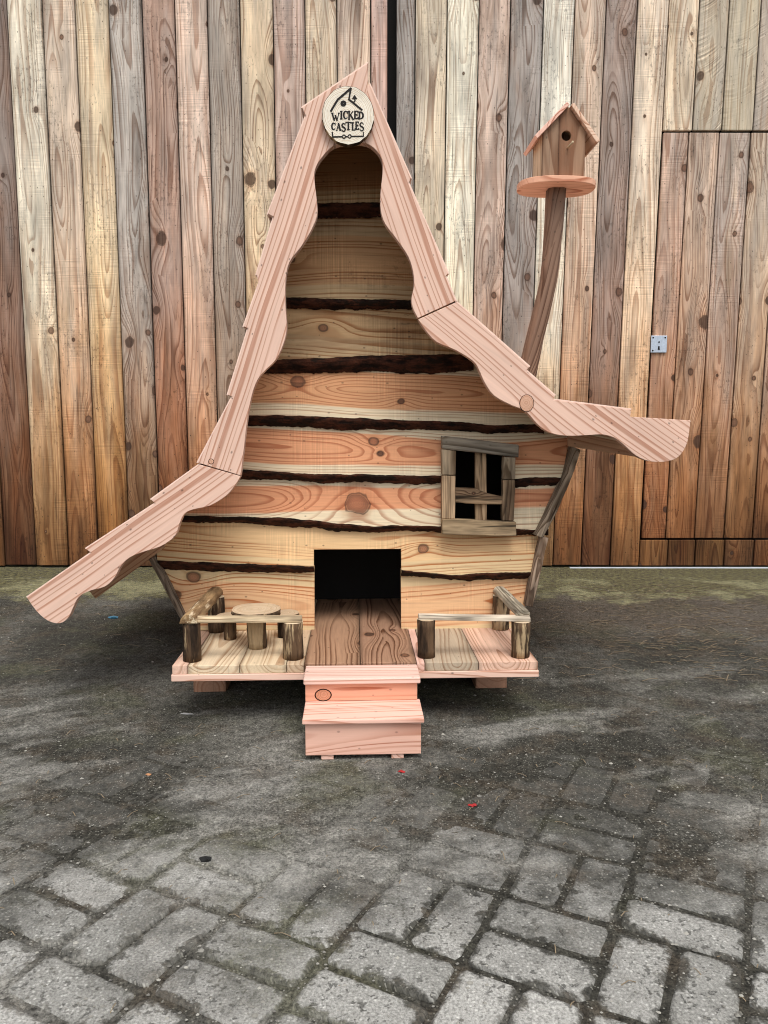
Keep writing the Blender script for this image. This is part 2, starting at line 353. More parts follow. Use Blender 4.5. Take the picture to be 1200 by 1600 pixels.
# ------------------------------------------------------------------ ground and paving
def dirt_nodes(N):
    pos = N.n('ShaderNodeNewGeometry').outputs['Position']; X, Y, Z = N.sep(pos)
    P2 = N.com(N.m('MULTIPLY_ADD', Z, .7, X), N.m('MULTIPLY_ADD', Z, -.8, Y), 0)
    big = N.noise(P2, 1.3, 4.0, .62, '2D'); mid = N.noise(P2, 7, 5.0, .68, '2D'); grit = N.noise(P2, 150, 3.0, .75, '2D'); grit2 = N.noise(P2, 38, 3.0, .7, '2D')
    col = N.mix(N.ss(big, .36, .64), (.040, .038, .031), (.112, .107, .092))
    col = N.mix(N.m('MULTIPLY', N.ss(mid, .46, .66), .6), col, (.072, .058, .042))
    olive = N.noise(N.com(X, Y, 0), 2.3, 3.0, .6, '2D')
    col = N.mix(N.m('MULTIPLY', N.ss(olive, .5, .66), .5), col, (.080, .080, .048))
    # pale dust and swept smears
    rx = N.m('MULTIPLY_ADD', X, .93, N.m('MULTIPLY', Y, .36)); ry = N.m('MULTIPLY_ADD', X, -.36, N.m('MULTIPLY', Y, .93))
    dn = N.noise(N.com(N.m('MULTIPLY', rx, 1.6), N.m('MULTIPLY', ry, 4.0), 0), 1.0, 4.0, .62, '2D')
    nearm = N.m('SUBTRACT', 1.0, N.ss(Y, 2.1, 3.2))
    col = N.mix(N.m('MULTIPLY', N.m('MULTIPLY', N.ss(dn, .5, .68), nearm), .75), col, (.215, .207, .184))
    # brown leaf mould heaped before the wall, then moss along its foot
    edge = N.m('MULTIPLY_ADD', N.m('SUBTRACT', mid, .5), .7, Y)
    bm_ = N.m('MULTIPLY', N.ss(edge, 2.9, 3.4), N.ss(X, -.2, .8))
    col = N.mix(N.m('MULTIPLY', bm_, .6), col, (.082, .062, .046))
    mo = N.ss(edge, 3.75, 4.0)
    col = N.mix(N.m('MULTIPLY', mo, N.ss(grit2, .25, .6)), col, (.105, .095, .046))
    mp = N.m('MULTIPLY', N.ss(olive, .42, .55), N.m('MULTIPLY', N.ss(edge, 3.75, 3.95), N.m('SUBTRACT', 1.0, N.ss(edge, 4.2, 4.4))))
    col = N.mix(N.m('MULTIPLY', mp, .75), col, (.22, .21, .12))
    gm = N.m('MULTIPLY', N.m('MULTIPLY_ADD', N.m('SUBTRACT', grit, .5), 3.0, 1.0), N.m('MULTIPLY_ADD', N.m('SUBTRACT', grit2, .5), 2.0, 1.0))
    gm = N.m('MAXIMUM', gm, .12)
    col = N.mix(1.0, col, N.com(gm, gm, gm), 'MULTIPLY')
    v = N.voro(P2, 190, '2D'); c = N.n('ShaderNodeSeparateColor'); N.put(c.inputs[0], v['Color'])
    sp = N.m('MULTIPLY', N.m('LESS_THAN', c.outputs[0], .13), N.m('SUBTRACT', 1.0, N.ss(v['Distance'], .2, .42)))
    col = N.mix(N.m('MULTIPLY', sp, .55), col, N.mix(c.outputs[1], (.22, .21, .17), (.36, .35, .31)))
    h = N.m('MULTIPLY_ADD', grit2, 1.3, grit)
    return X, Y, P2, col, h, sp, mid
N = NT('dirt_ground')
X, Y, P2, col, h, sp, mid = dirt_nodes(N)
M['dirt'] = N.done(col, .95, N.bump(h, .9, .004), .12)
N = NT('concrete_paver')
X, Y, P2, dcol, h, sp, mid = dirt_nodes(N)
oi = N.n('ShaderNodeObjectInfo'); rnd = oi.outputs['Random']
ox, oy, oz = N.sep(N.n('ShaderNodeTexCoord').outputs['Object'])
ccol = N.mix(rnd, (.24, .236, .215), (.36, .352, .325))
va = N.voro(P2, 130, '2D'); ca = N.n('ShaderNodeSeparateColor'); N.put(ca.inputs[0], va['Color'])
g3 = N.noise(P2, 210, 3.0, .75, '2D')
pebble = N.m('SUBTRACT', 1.0, N.ss(N.m('MULTIPLY_ADD', g3, .4, va['Distance']), .38, .62))
pc = N.mix(ca.outputs[1], (.17, .165, .15), (.55, .54, .50))
ccol = N.mix(N.m('MULTIPLY', N.m('MULTIPLY', pebble, N.m('LESS_THAN', ca.outputs[0], .55)), .75), ccol, pc)
k3 = N.m('MAXIMUM', N.m('MULTIPLY_ADD', N.m('SUBTRACT', g3, .5), 1.9, 1.0), .2)
ccol = N.mix(1.0, ccol, N.com(k3, k3, k3), 'MULTIPLY')
pn = N.noise(P2, 75, 2.0, .6, '2D'); pn2 = N.noise(P2, 9, 2.0, .6, '2D')
pit = N.m('MULTIPLY', N.ss(pn, .60, .67), N.ss(pn2, .40, .58))
ccol = N.mix(N.m('MULTIPLY', pit, .6), ccol, (.040, .038, .033))
# dirt trodden over the paver: from the joints inwards and thicker towards the house
ed = N.m('MINIMUM', N.m('SUBTRACT', .103, N.m('ABSOLUTE', ox)), N.m('SUBTRACT', .0505, N.m('ABSOLUTE', oy)))
dn1 = N.noise(P2, 15, 5.0, .68, '2D'); dn2 = N.noise(P2, 3.0, 3.0, .6, '2D')
ef = N.m('SUBTRACT', 1.0, N.ss(N.m('MULTIPLY_ADD', N.m('SUBTRACT', dn1, .5), .085, ed), .002, .019))
cover = N.m('MULTIPLY_ADD', N.m('SUBTRACT', dn2, .5), 1.9, N.m('MULTIPLY', N.m('SUBTRACT', dn1, .5), 1.2))
cover = N.ss(N.m('MULTIPLY_ADD', N.m('SUBTRACT', Y, 1.33), 1.7, cover), -.58, .52)
dm = N.m('MAXIMUM', N.m('MULTIPLY', ef, .92), N.m('MULTIPLY', cover, .90))
hb = N.m('MULTIPLY_ADD', pit, -1.2, h)
M['paver'] = N.done(N.mix(dm, ccol, dcol), .92, N.bump(hb, .8, .003), .15)

def dirt_h(x, y):
    cover = min(1, max(0, (y - 1.1) / 1.0))
    base = lerp(-.0042, -.0004, cover) if y < 2.0 else lerp(-.0004, .0045, min(1, (y - 2.0) / .25))
    n_ = mnoise.noise((x * 4, y * 4, 1.7)) * .0017 + mnoise.noise((x * 19, y * 19, 4.1)) * .0012 + mnoise.noise((x * 60, y * 60, 9)) * .0009
    return base + n_
def axis(a, b, step, far):
    xs = []; x = a
    while x < b: xs.append(x); x += step
    xs.append(b)
    lo, hi, s = a, b, step * 2
    L_, H_ = [], []
    while lo > -far: lo -= s; L_.append(lo); hi += s; H_.append(hi); s *= 1.5
    return L_[::-1] + xs + H_
gx = axis(-1.6, 1.6, .014, 120); gy = axis(.6, 3.0, .014, 120)
gv = [(x, y, dirt_h(x, y) if abs(x) < 4 and -1 < y < 6 else .003) for y in gy for x in gx]
nx = len(gx)
gf = [(j * nx + i, j * nx + i + 1, (j + 1) * nx + i + 1, (j + 1) * nx + i) for j in range(len(gy) - 1) for i in range(nx - 1)]
me = bpy.data.meshes.new('ground'); me.from_pydata(gv, [], gf); me.update(); me.materials.append(M['dirt'])
for p in me.polygons: p.use_smooth = True
ground = bpy.data.objects.new('ground', me); C.objects.link(ground); tag(ground, kind='structure')

pavement = empty('pavement', (0, 0, 0)); tag(pavement, kind='structure')
def paver_mesh(seed):
    rnd = random.Random(seed); a, b, c = .1015, .0488, .010
    ring = [(-a + c, -b), (0, -b), (a - c, -b), (a, -b + c), (a, b - c), (a - c, b), (0, b), (-a + c, b), (-a, b - c), (-a, -b + c)]
    ring = [(x + rnd.uniform(-.002, .002), y + rnd.uniform(-.002, .002)) for x, y in ring]; n = len(ring)
    vs = []
    for s, z in ((1.0, -.05), (1.0, -.0045), (.975, -.0014), (.93, 0.0)):
        vs += [(x - math.copysign((1 - s) * .09, x) * (abs(x) > .01), y - math.copysign((1 - s) * .09, y), z + (rnd.uniform(-.0006, .0006) if z > -.01 else 0)) for x, y in ring]
    fs = [(k * n + i, k * n + (i + 1) % n, (k + 1) * n + (i + 1) % n, (k + 1) * n + i) for k in range(3) for i in range(n)]
    fs.append(tuple(range(3 * n, 4 * n)))
    me = bpy.data.meshes.new('paver'); me.from_pydata(vs, [], fs); me.update(); me.materials.append(M['paver'])
    for p in me.polygons: p.use_smooth = len(p.vertices) == 4
    return me
pmesh = [paver_mesh(i) for i in range(5)]
PA = R(-27); ea = Vector((math.cos(PA), math.sin(PA), 0)); eb = Vector((-math.sin(PA), math.cos(PA), 0)); MOD = .213
cells = []
for i in range(-12, 9):
    for j in range(-3, 18):
        shift = .055 if i >= -3 else -.02
        ca_, cb_ = (i + .5) * MOD, (j + .5) * MOD + shift
        for k in (-1, 1):
            vertical = (i + j + (0 if i >= -3 else 1)) % 2 == 0
            a_, b_ = (ca_ + k * MOD / 4, cb_) if vertical else (ca_, cb_ + k * MOD / 4)
            p = ea * a_ + eb * b_
            if abs(p.x) < 1.45 and .72 < p.y < 2.15: cells.append((p, vertical))
cells.sort(key=lambda c: c[0].y)
for p, vertical in cells[:290]:
    o = bpy.data.objects.new('paver', random.choice(pmesh)); C.objects.link(o); o.parent = pavement
    o.location = (p.x + random.uniform(-.002, .002), p.y + random.uniform(-.002, .002), random.uniform(-.0025, .0))
    o.rotation_euler = (random.uniform(-.008, .008), random.uniform(-.008, .008), PA + (math.pi / 2 if vertical else 0) + random.uniform(-.015, .015) + (math.pi if random.random() < .5 else 0))

# ------------------------------------------------------------------ plank wall behind
FY = 4.70
def fx(x): return wall_at(x, 0, FY).x
def lean(X): return -.05 * max(0, min(1, X / 1.2))
FTOP = 3.75
def plank(name, xa, xb, z0, z1, col, parent, kind='fence', dy=0.0, gap=.003):
    """xa, xb: edges at the top of the wall; the planks lean a little towards the right end."""
    def xe(X, z): return X + lean(X) * (1 - z / 3.3)
    y0 = FY + dy; y1 = y0 + .022
    c = [(xe(xa, z0) + gap, y0, z0), (xe(xb, z0) - gap, y0, z0), (xe(xb, z0) - gap, y1, z0), (xe(xa, z0) + gap, y1, z0),
         (xe(xa, z1) + gap, y0, z1), (xe(xb, z1) - gap, y0, z1), (xe(xb, z1) - gap, y1, z1), (xe(xa, z1) + gap, y1, z1)]
    return hexa(name, c, M[kind], parent, color=[min(.85, v * k_) for v, k_ in zip(lin(col), (1.30, 1.22, 1.14))], g=(0, 0, 1), wd=(1, 0, 0), bevel=.004, seg=2,
                pith=(random.uniform(-.05, .05), random.choice((-1, 1)) * random.uniform(.03, .07)))
left_edges = [-150, -95, -43, 10, 64.6, 116, 169, 221, 272, 323, 374, 426, 476, 526, 579, 606]
left_cols = [(150, 128, 112), (185, 165, 140), (124, 102, 90), (206, 199, 180), (198, 178, 156), (206, 186, 150), (164, 158, 152), (164, 134, 118), (200, 174, 156), (154, 142, 130),
             (198, 178, 146), (182, 158, 146), (198, 180, 152), (198, 174, 152), (194, 160, 148)]
left_kind = 'fpfpppffpffppfp'
wl = empty('plank_wall', (0, 0, 0)); tag(wl, 'weathered vertical plank wall left of the dark gap, behind the crooked playhouse', 'plank wall', 'plank walls')
for a, b, c, k in zip(left_edges, left_edges[1:], left_cols, left_kind):
    plank('plank', fx(a), fx(b), .012 + random.uniform(0, .01), FTOP, c, wl, {'f': 'fence', 'p': 'fence_plain', 's': 'fence_sawn'}[k], random.uniform(-.004, .004))
box('dark_gap_sheet', (-4.2, FY + .11, 0.01), (4.4, FY + .15, FTOP), M['dark'], wl)  # added black sheet standing in for the unlit barn inside
wr = empty('plank_wall', (0, 0, 0)); tag(wr, 'weathered vertical plank wall right of the dark gap, with a flush door cut in', 'plank wall', 'plank walls')
right_edges = [619, 649, 699, 749, 798.5, 850, 899, 948, 997, 1046]
right_cols = [(140, 136, 133), (200, 186, 160), (216, 209, 190), (180, 158, 144), (140, 133, 129), (216, 210, 196), (190, 168, 148), (142, 124, 115), (210, 192, 168)]
right_kind = 'ffpffppfp'
for a, b, c, k in zip(right_edges, right_edges[1:], right_cols, right_kind):
    plank('plank', fx(a), fx(b), .012 + random.uniform(0, .008), FTOP, c, wr, {'f': 'fence', 'p': 'fence_plain', 's': 'fence_sawn'}[k], random.uniform(-.004, .004))
door_top = wall_at(1037, 207, FY).z; door_bot = wall_at(1037, 841, FY).z
above = [1046, 1094, 1140.5, 1190, 1240, 1292, 1345]
for a, b, c in zip(above, above[1:], [(204, 186, 158), (172, 160, 138), (176, 165, 140), (170, 156, 140), (190, 165, 140), (165, 150, 140)]):
    plank('plank', fx(a), fx(b), door_top + .012, FTOP, c, wr, 'fence_plain' if a == 1046 else 'fence_sawn', random.uniform(-.004, .003))
    plank('plank', fx(a), fx(b), .016, door_bot - .012, [v * .86 for v in c], wr, 'fence', random.uniform(-.004, .003))
pd = empty('plank_door', (1.62, FY, 0)); tag(pd, 'flush plank door with small zinc lock plate at the right of the wall', 'door')
pd.location = (0, 0, 0)
dx = [fx(1046) + .006] + [wall_at(q, 209, FY).x - lean(1.6) * .2 for q in (1077, 1125, 1174, 1221, 1268)]
for a, b, c, k in zip(dx, dx[1:], [(176, 148, 130), (184, 160, 140), (172, 154, 142), (176, 158, 138), (166, 146, 130)], 'pfpff'):
    plank('plank', a, b, door_bot, door_top, c, pd, {'f': 'fence', 'p': 'fence_plain', 's': 'fence_sawn'}[k], random.uniform(-.003, .003))
q = wall_at(1028.5, 538, FY)
lp = box('lock_plate', (q.x - .048, FY - .012, q.z - .05), (q.x + .048, FY - .006, q.z + .05), M['zinc'], pd, bevel=.002)
for (ax_, az_) in ((-.036, .038), (.036, .038), (-.036, -.038), (0, .012)):
    log('screw', (q.x + ax_, FY - .0115, q.z + az_), (q.x + ax_, FY - .014, q.z + az_), .005, lp, M['dark'], M['dark'], n=8, rings=2, rough=0)
prism('keyhole', [(q.x - .004, q.z - .012), (q.x + .004, q.z - .012), (q.x + .006, q.z - .034), (q.x - .006, q.z - .034)], FY - .014, FY - .0115, M['dark'], lp)
box('pale_foot_strip', (1.15, FY - .03, .002), (3.0, FY - .004, .0085), M['whitestrip'], wr)  # thin pale strip along the foot of the wall

# ------------------------------------------------------------------ the crooked playhouse
house = empty('playhouse', HO, YAW)
tag(house, 'crooked wooden playhouse with curvy pink roof trim and bark edged wall boards', 'playhouse')
PINK = (.715, .485, .38)
VF = -.27                                           # front face of the roof trim
FT = .030

# --- wall boards: (x, y of face bottom edge, y of bark bottom edge)
barks = [
    [(480, 318, 342), (497, 318, 341), (545, 317, 341), (600, 316, 339), (640, 316, 339)],
    [(400, 465, 483), (446, 465, 482), (520, 467, 484), (600, 468, 483), (644, 469, 483), (700, 470, 484)],
    [(360, 566, 586), (415, 564, 584), (431, 563, 584), (470, 561, 583), (513, 559, 583), (576, 556, 580), (640, 555, 584), (697, 554, 583), (722, 554, 580), (770, 556, 577)],
    [(330, 648, 664), (386, 649, 665), (475, 650, 667), (538, 653, 673), (570, 654, 671), (640, 657, 671), (717, 659, 673), (767, 665, 678), (800, 664, 676), (850, 662, 677), (890, 662, 677)],
    [(300, 733, 747), (380, 734, 749), (475, 740, 751), (507, 741, 755), (570, 741, 753), (602, 742, 754), (655, 743, 758), (690, 744, 755), (807, 748, 761), (840, 746, 758), (885, 746, 759)],
    [(225, 804, 813), (300, 806, 816), (400, 808, 819), (433, 809, 822), (500, 815, 826), (517, 817, 829), (583, 823, 832), (633, 821, 830), (690, 823, 831), (807, 827, 837), (870, 827, 836)],
    [(215, 875, 888), (249, 876, 889), (320, 879, 892), (396, 882, 894), (488, 885, 895), (560, 888, 898), (629, 891, 900), (706, 899, 906), (720, 898, 907), (764, 895, 906), (828, 894, 904), (850, 894, 904)],
    [(280, 985, 986), (840, 985, 986)]]
# left/right ends at the top and the bottom of every board (hidden behind the trim above the eaves)
ends = [((540, 450), (590, 628)), ((450, 416), (630, 685)), ((416, 394), (685, 740)), ((394, 370), (740, 850)), ((370, 338), (893, 878)), ((338, 262), (878, 857)), ((240, 246), (857, 832)), ((246, 303), (832, 811))]
tops0 = [(540, 190), (600, 190)]
wcols = [(.34, .19, .09), (.46, .27, .135), (.48, .31, .16), (.62, .32, .16), (.63, .30, .155), (.63, .29, .15), (.68, .45, .235), (.64, .385, .205)]  # first three boards darkened to carry the overhang shade
wkind = ['slab_shaded', 'slab_shaded', 'slab_shaded', 'slab', 'slab', 'slab', 'slab_pale', 'slab_pale']
wknots = [[], [(455, 405, .010)], [(505, 512, .012)], [(465, 596, .019), (627, 627, .009)], [(584, 690, .012), (594, 709, .008)], [(558, 786, .033), (780, 765, .006)], [(662, 858, .014)], [(301, 903, .016), (271, 931, .017)]]
pithz = [.02, .03, -.01, .0, .005, .01, -.04, .02]
VB = -.030
def cut_hole(o, u0, u1, z0, z1):
    bm = bmesh.new(); bm.from_mesh(o.data)
    for co, no in (((u0, 0, 0), (1, 0, 0)), ((u1, 0, 0), (1, 0, 0)), ((0, 0, z0), (0, 0, 1)), ((0, 0, z1), (0, 0, 1))):
        bmesh.ops.bisect_plane(bm, geom=bm.verts[:] + bm.edges[:] + bm.faces[:], plane_co=co, plane_no=no)
    dl = [f for f in bm.faces if u0 < f.calc_center_median().x < u1 and z0 < f.calc_center_median().z < z1]
    bmesh.ops.delete(bm, geom=dl, context='FACES')
    bm.to_mesh(o.data); bm.free()
def solid(o, t):
    s = o.modifiers.new('thickness', 'SOLIDIFY'); s.thickness = t; s.offset = -1
door_a = hp(490, 857, VB); door_b = hp(627, 990, VB); door_z1 = hp(560, 859, VB).z
win_a = hp(709, 814, VB); win_b = hp(789, 700, VB)
for i, bk in enumerate(barks):
    nxs = 90 if i < 7 else 40; rows = 5
    (tl, bl), (tr, br) = ends[i]
    vs = []; bark_v = []
    for r_ in range(rows):
        s = r_ / (rows - 1)
        for k in range(nxs + 1):
            t = k / nxs
            xb = lerp(bl, br, t); xt = lerp(tl, tr, t)
            yb = interp([(a, b) for a, b, c in bk], xb) + mnoise.noise((xb * .045, i * 3.3, 0)) * 1.6 + mnoise.noise((xb * .2, i * 7.3, 0)) * .6
            yt = (interp([(a, c) for a, b, c in barks[i - 1]], xt) - 12) if i else 190
            top = hp(xt, yt, .004); bot = hp(xb, yb, VB)
            p = bot.lerp(top, s)
            if s == 0: p.y += .0
            vs.append(p)
    fs = [(r_ * (nxs + 1) + k, r_ * (nxs + 1) + k + 1, (r_ + 1) * (nxs + 1) + k + 1, (r_ + 1) * (nxs + 1) + k) for r_ in range(rows - 1) for k in range(nxs)]
    mid_ = sum(vs, Vector()) / len(vs)
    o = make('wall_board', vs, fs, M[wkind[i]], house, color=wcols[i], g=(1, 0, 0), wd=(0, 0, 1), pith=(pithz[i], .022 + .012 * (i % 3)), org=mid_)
    c0 = o.data.attributes['wc'].data[0].vector; v0_ = Vector(vs[0])
    for kn, (kx, ky, kr_) in zip(('knot_a', 'knot_b'), wknots[i] + [(0, 0, 0)] * 2):
        kp = hp(kx, ky, VB * .6)
        sgn = 1 if abs((o.data.attributes['wc'].data[1].vector[0] - c0[0]) - (vs[1].x - vs[0].x)) < 1e-4 else -1
        o[kn] = (c0[0] + sgn * (kp.x - v0_.x), c0[1] + (kp.z - v0_.z), kr_) if kr_ else (0.0, 0.0, 0.0)
    # make sure the face looks forward
    if sum(p.normal.y for p in o.data.polygons) > 0: o.data.flip_normals()
    parts_ = [o]
    if i < 7:
        bv = []; R_ = 5
        for r_ in range(R_):
            s = r_ / (R_ - 1)
            for k in range(nxs * 2 + 1):
                t = k / (nxs * 2); xb = lerp(bl, br, t)
                yb = interp([(a, b) for a, b, c in bk], xb) + mnoise.noise((xb * .045, i * 3.3, 0)) * 1.6 + mnoise.noise((xb * .2, i * 7.3, 0)) * .6
                yc = interp([(a, c) for a, b, c in bk], xb) + mnoise.noise((xb * .06, i * 5.1, 3)) * 2.2 + mnoise.noise((xb * .25, i * 5.1, 8)) * 1.6
                vv = lerp(VB, -.004, s ** 1.6) - (.004 * math.sin(s * math.pi)) - (.0 if s == 0 else .003 * abs(mnoise.noise((xb * .15, s * 3, i))))
                bv.append(hp(xb, lerp(yb - .3, yc, s), vv - .0006))
        m_ = nxs * 2 + 1
        bf = [(r_ * m_ + k, r_ * m_ + k + 1, (r_ + 1) * m_ + k + 1, (r_ + 1) * m_ + k) for r_ in range(R_ - 1) for k in range(nxs * 2)]
        b = make('bark', bv, bf, M['bark_red'], o, g=(1, 0, 0), wd=(0, 0, 1))
        if sum(p.normal.y for p in b.data.polygons) > 0: b.data.flip_normals()
        parts_.append(b)
    for q_ in parts_:
        if i >= 6: cut_hole(q_, door_a.x, door_b.x, 0.0, door_z1)
        if i in (4, 5): cut_hole(q_, win_a.x, win_b.x, win_a.z, win_b.z)
    def halves(q_):                              # boards interrupted by the doorway become two pieces
        um_ = (door_a.x + door_b.x) / 2
        c2 = q_.copy(); c2.data = q_.data.copy(); C.objects.link(c2)
        for ob, keep in ((q_, -1), (c2, 1)):
            bm = bmesh.new(); bm.from_mesh(ob.data)
            bmesh.ops.delete(bm, geom=[f for f in bm.faces if (f.calc_center_median().x - um_) * keep < 0], context='FACES')
            bm.to_mesh(ob.data); bm.free()
        return c2
    solid(o, .018)
    if len(parts_) > 1: solid(parts_[1], .004)
    if i == 6: halves(parts_[1])
    if i == 7: halves(o)
# straight rafters showing under the eaves in the wall plane
prism('rafter', pxpoly([(112, 890), (150, 935), (240, 869), (258, 855), (258, 800)], -.02), -.026, -.004, M['slab'], house, color=(.50, .30, .18), g=(hp(240, 868) - hp(150, 935)), wd=(0, 0, 1), bevel=.002)
prism('rafter', pxpoly([(886, 660), (1012, 672), (1008, 716), (886, 697)], -.033), -.042, -.034, M['slab'], house, color=(.52, .30, .18), g=(1, 0, -.15), wd=(0, 0, 1), bevel=.002)
# dark closet behind the boards: side walls, back wall, floor
side_u0 = hp(303, 980).x; side_u1 = hp(811, 980).x; top_u0 = hp(238, 868).x; top_u1 = hp(893, 690).x; zt0 = hp(238, 868).z; zt1 = hp(893, 690).z
HD = .92
for (ub, ut, zt, s) in ((side_u0, top_u0, zt0, -1), (side_u1, top_u1, zt1, 1)):
    nb = 3 if s < 0 else 5
    for k in range(nb):
        a, b = k / nb, (k + 1) / nb
        z0, z1 = lerp(.19, zt, a), lerp(.19, zt, b) + .012
        ua, ub_ = lerp(ub, ut, a), lerp(ub, ut, b)
        c = [(ua + s * .012, .004, z0), (ua - s * .006, .004, z0), (ua - s * .006, HD, z0), (ua + s * .012, HD, z0), (ub_, .004, z1), (ub_ - s * .016, .004, z1), (ub_ - s * .016, HD, z1), (ub_, HD, z1)]
        hexa('side_board', c, M['slab'], house, color=(.52, .33, .2), g=(0, 1, 0), wd=(0, 0, 1), bevel=.003)

# --- roof trim
Lup = [(574, 99), (472, 168), (478, 181), (419, 334), (428, 339), (401, 429), (404, 445), (381, 510), (388, 513), (356, 617), (363, 620), (309, 723)]
Lup_in = [(376, 743), (381, 700), (386, 657), (393, 619), (402, 594), (415, 578), (431, 562), (443, 537), (448, 512), (446, 480), (446, 440), (452, 410), (470, 386), (485, 362), (495, 338), (495, 314), (491, 278), (494, 260), (506, 242), (521, 228), (546, 221)]
Llo = [(312, 726), (236, 781), (243, 787), (134, 858), (143, 864), (42, 934)]
Llo_in = [(42, 934), (57, 955), (75, 970), (93, 974), (106, 966), (113.5, 951), (123, 933), (141, 923), (163, 917), (178, 904), (189, 884), (203, 871), (225, 862), (251, 853.6), (273, 838), (280, 819), (288, 803), (302, 796), (328, 790), (354, 774), (368, 757), (376, 744)]
Rup = [(577, 131), (641.5, 278), (638.5, 287), (700, 427), (696, 432), (712, 470)]
Rup_in = [(653, 497), (645.5, 482), (643, 467), (647, 446), (645.5, 425), (638, 401), (620, 374), (602, 350), (595, 329), (594.5, 302), (598, 266), (596, 248), (587, 234), (572, 224), (548, 221)]
Rlo = [(713, 472), (827, 573), (822, 579), (867, 618), (865, 625), (986, 640.5), (985, 651), (1079, 657)]
Rlo_in = [(1079, 657), (1074, 691), (1061, 713), (1042, 721), (1016, 721), (994, 712), (975, 695), (960, 684), (941, 679), (919, 680), (885, 681), (859, 676), (840, 663), (821, 642), (799, 633), (772, 618), (757, 597), (748, 577), (739, 564), (712, 547), (682, 534), (664, 515), (653.5, 499)]
def trim(outer, inner, g, extra=(), v=VF, label=None):
    pts = [*outer, *catmull(inner, 3), *extra]
    cl = [pts[0]]
    for p in pts[1:]:
        if (p[0] - cl[-1][0]) ** 2 + (p[1] - cl[-1][1]) ** 2 > .3: cl.append(p)
    a, b = hp(*g[0], v), hp(*g[1], v)
    gd = (b - a).normalized()
    o = prism('roof_trim', pxpoly(cl, v), v, v + FT, M['larch'], house, color=PINK, g=gd, wd=(-gd.z, 0, gd.x), bevel=.0012, pith=(random.uniform(.06, .10), .03), seg=2)
    return o
trim(Lup, Lup_in, ((345, 700), (500, 230)), extra=[(560, 215), (575, 135)])
trim(Llo, Llo_in, ((80, 940), (340, 745)), v=VF + .001)
trim(Rup, Rup_in, ((585, 180), (690, 450)), extra=[(556, 215), (573, 136)], v=VF + .0015)
trim(Rlo, Rlo_in, ((690, 500), (850, 620)), v=VF + .0005)
# knots that stand out on the trim
def knot(x, y, r, ry=None):
    c = hp(x, y, VF); ry = ry or r
    n = 14
    pts = [(c.x + math.cos(2 * math.pi * k / n) * r, c.z + math.sin(2 * math.pi * k / n) * ry) for k in range(n)]
    prism('knot', pts, VF - .0008, VF + .005, M['endgrain'], house, color=(.60, .36, .25), g=(0, 1, 0), wd=(1, 0, 0), pith=(0, 0))
    pts = [(c.x + math.cos(2 * math.pi * k / n) * (r + .0018), c.z + math.sin(2 * math.pi * k / n) * (ry + .0018)) for k in range(n)]
    prism('knot', pts, VF - .0004, VF + .005, M['bark_red'], house)
knot(823, 630, .021, .025); knot(330, 721, .007)
# lapped roof boards lying on the teeth of the trim, running front to back
def roof_board(a, b, back=HD + .16):
    A = hp(*a, VF); B = hp(*b, VF)
    d = (B - A); d.y = 0; ln = d.length; d.normalize(); nrm = Vector((-d.z, 0, d.x))
    cen = hp(560, 600, VF)
    if nrm.dot(A - cen) < 0: nrm = -nrm
    A = A - d * .004; B = B + d * .002
    v0, v1 = VF + FT + .0005 - .022, back
    v0 = VF + .004
    o_, i_ = nrm * .0022, nrm * .0003
    # the board rests on the trim: its underside is the trim's outer edge
    c = [A + i_, B + i_, B + i_, A + i_, A + o_ * 2.0, B + o_ * 2.0, B + o_ * 2.0, A + o_ * 2.0]
    ys = (v0, v0, v1, v1, v0, v0, v1, v1)
    c = [Vector((p.x, y, p.z)) for p, y in zip(c, ys)]
    hexa('roof_board', c, M['roof_end'], house, color=(.80, .60, .50), g=(0, 1, 0), wd=d, bevel=.0006)
for a, b in (((574, 99), (472, 168)), ((478, 181), (419, 334)), ((428, 339), (401, 429)), ((404, 445), (381, 510)), ((388, 513), (356, 617)), ((363, 620), (309, 723)),
             ((312, 726), (236, 781)), ((243, 787), (134, 858)), ((143, 864), (42, 934)), ((577, 131), (641.5, 278)), ((638.5, 287), (700, 427)), ((696, 432), (713, 472)),
             ((713, 472), (827, 573)), ((822, 579), (867, 618)), ((865, 625), (986, 640.5)), ((985, 651), (1079, 657))):
    roof_board(a, b)
# sheathing under the lapped boards keeps the attic dark
def inset(pts, d=.010):
    out = []
    for x, y in pts:
        p = hp(x, y, VF); out.append((p.x, p.z))
    return out
prof = inset([(46, 940), (316, 734), (366, 620), (392, 514), (432, 340), (484, 182), (572, 112), (634, 286), (706, 474), (818, 580), (862, 626), (982, 652), (1076, 662)])
cu, cz = hp(560, 640, VF).x, hp(560, 640, VF).z
for (a, b) in zip(prof, prof[1:]):
    d = Vector((b[0] - a[0], b[1] - a[1])).normalized(); n_ = Vector((-d.y, d.x))
    if n_.dot(Vector((cu - a[0], cz - a[1]))) < 0: n_ = -n_
    a2 = (a[0] + n_.x * .012, a[1] + n_.y * .012); b2 = (b[0] + n_.x * .012, b[1] + n_.y * .012)
    prism('sheathing_board', [a, b, b2, a2], VF + FT + .001, HD + .14, M['slab'], house, color=(.50, .30, .19), g=(0, 1, 0), wd=(d.x, 0, d.y))
# back wall, coloured near black in place of the unlit inside
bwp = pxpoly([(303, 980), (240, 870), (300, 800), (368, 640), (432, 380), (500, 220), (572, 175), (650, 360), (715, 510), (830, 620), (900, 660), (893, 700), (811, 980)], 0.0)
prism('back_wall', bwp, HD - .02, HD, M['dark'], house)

prism('added_dark_screen', pxpoly([(306, 985), (250, 872), (310, 800), (375, 640), (440, 380), (505, 225), (572, 182), (645, 360), (708, 510), (822, 622), (885, 665), (886, 700), (808, 985)], 0.0), .432, .446, M['dark'], house)  # added black screen across the room so the doorway reads dark

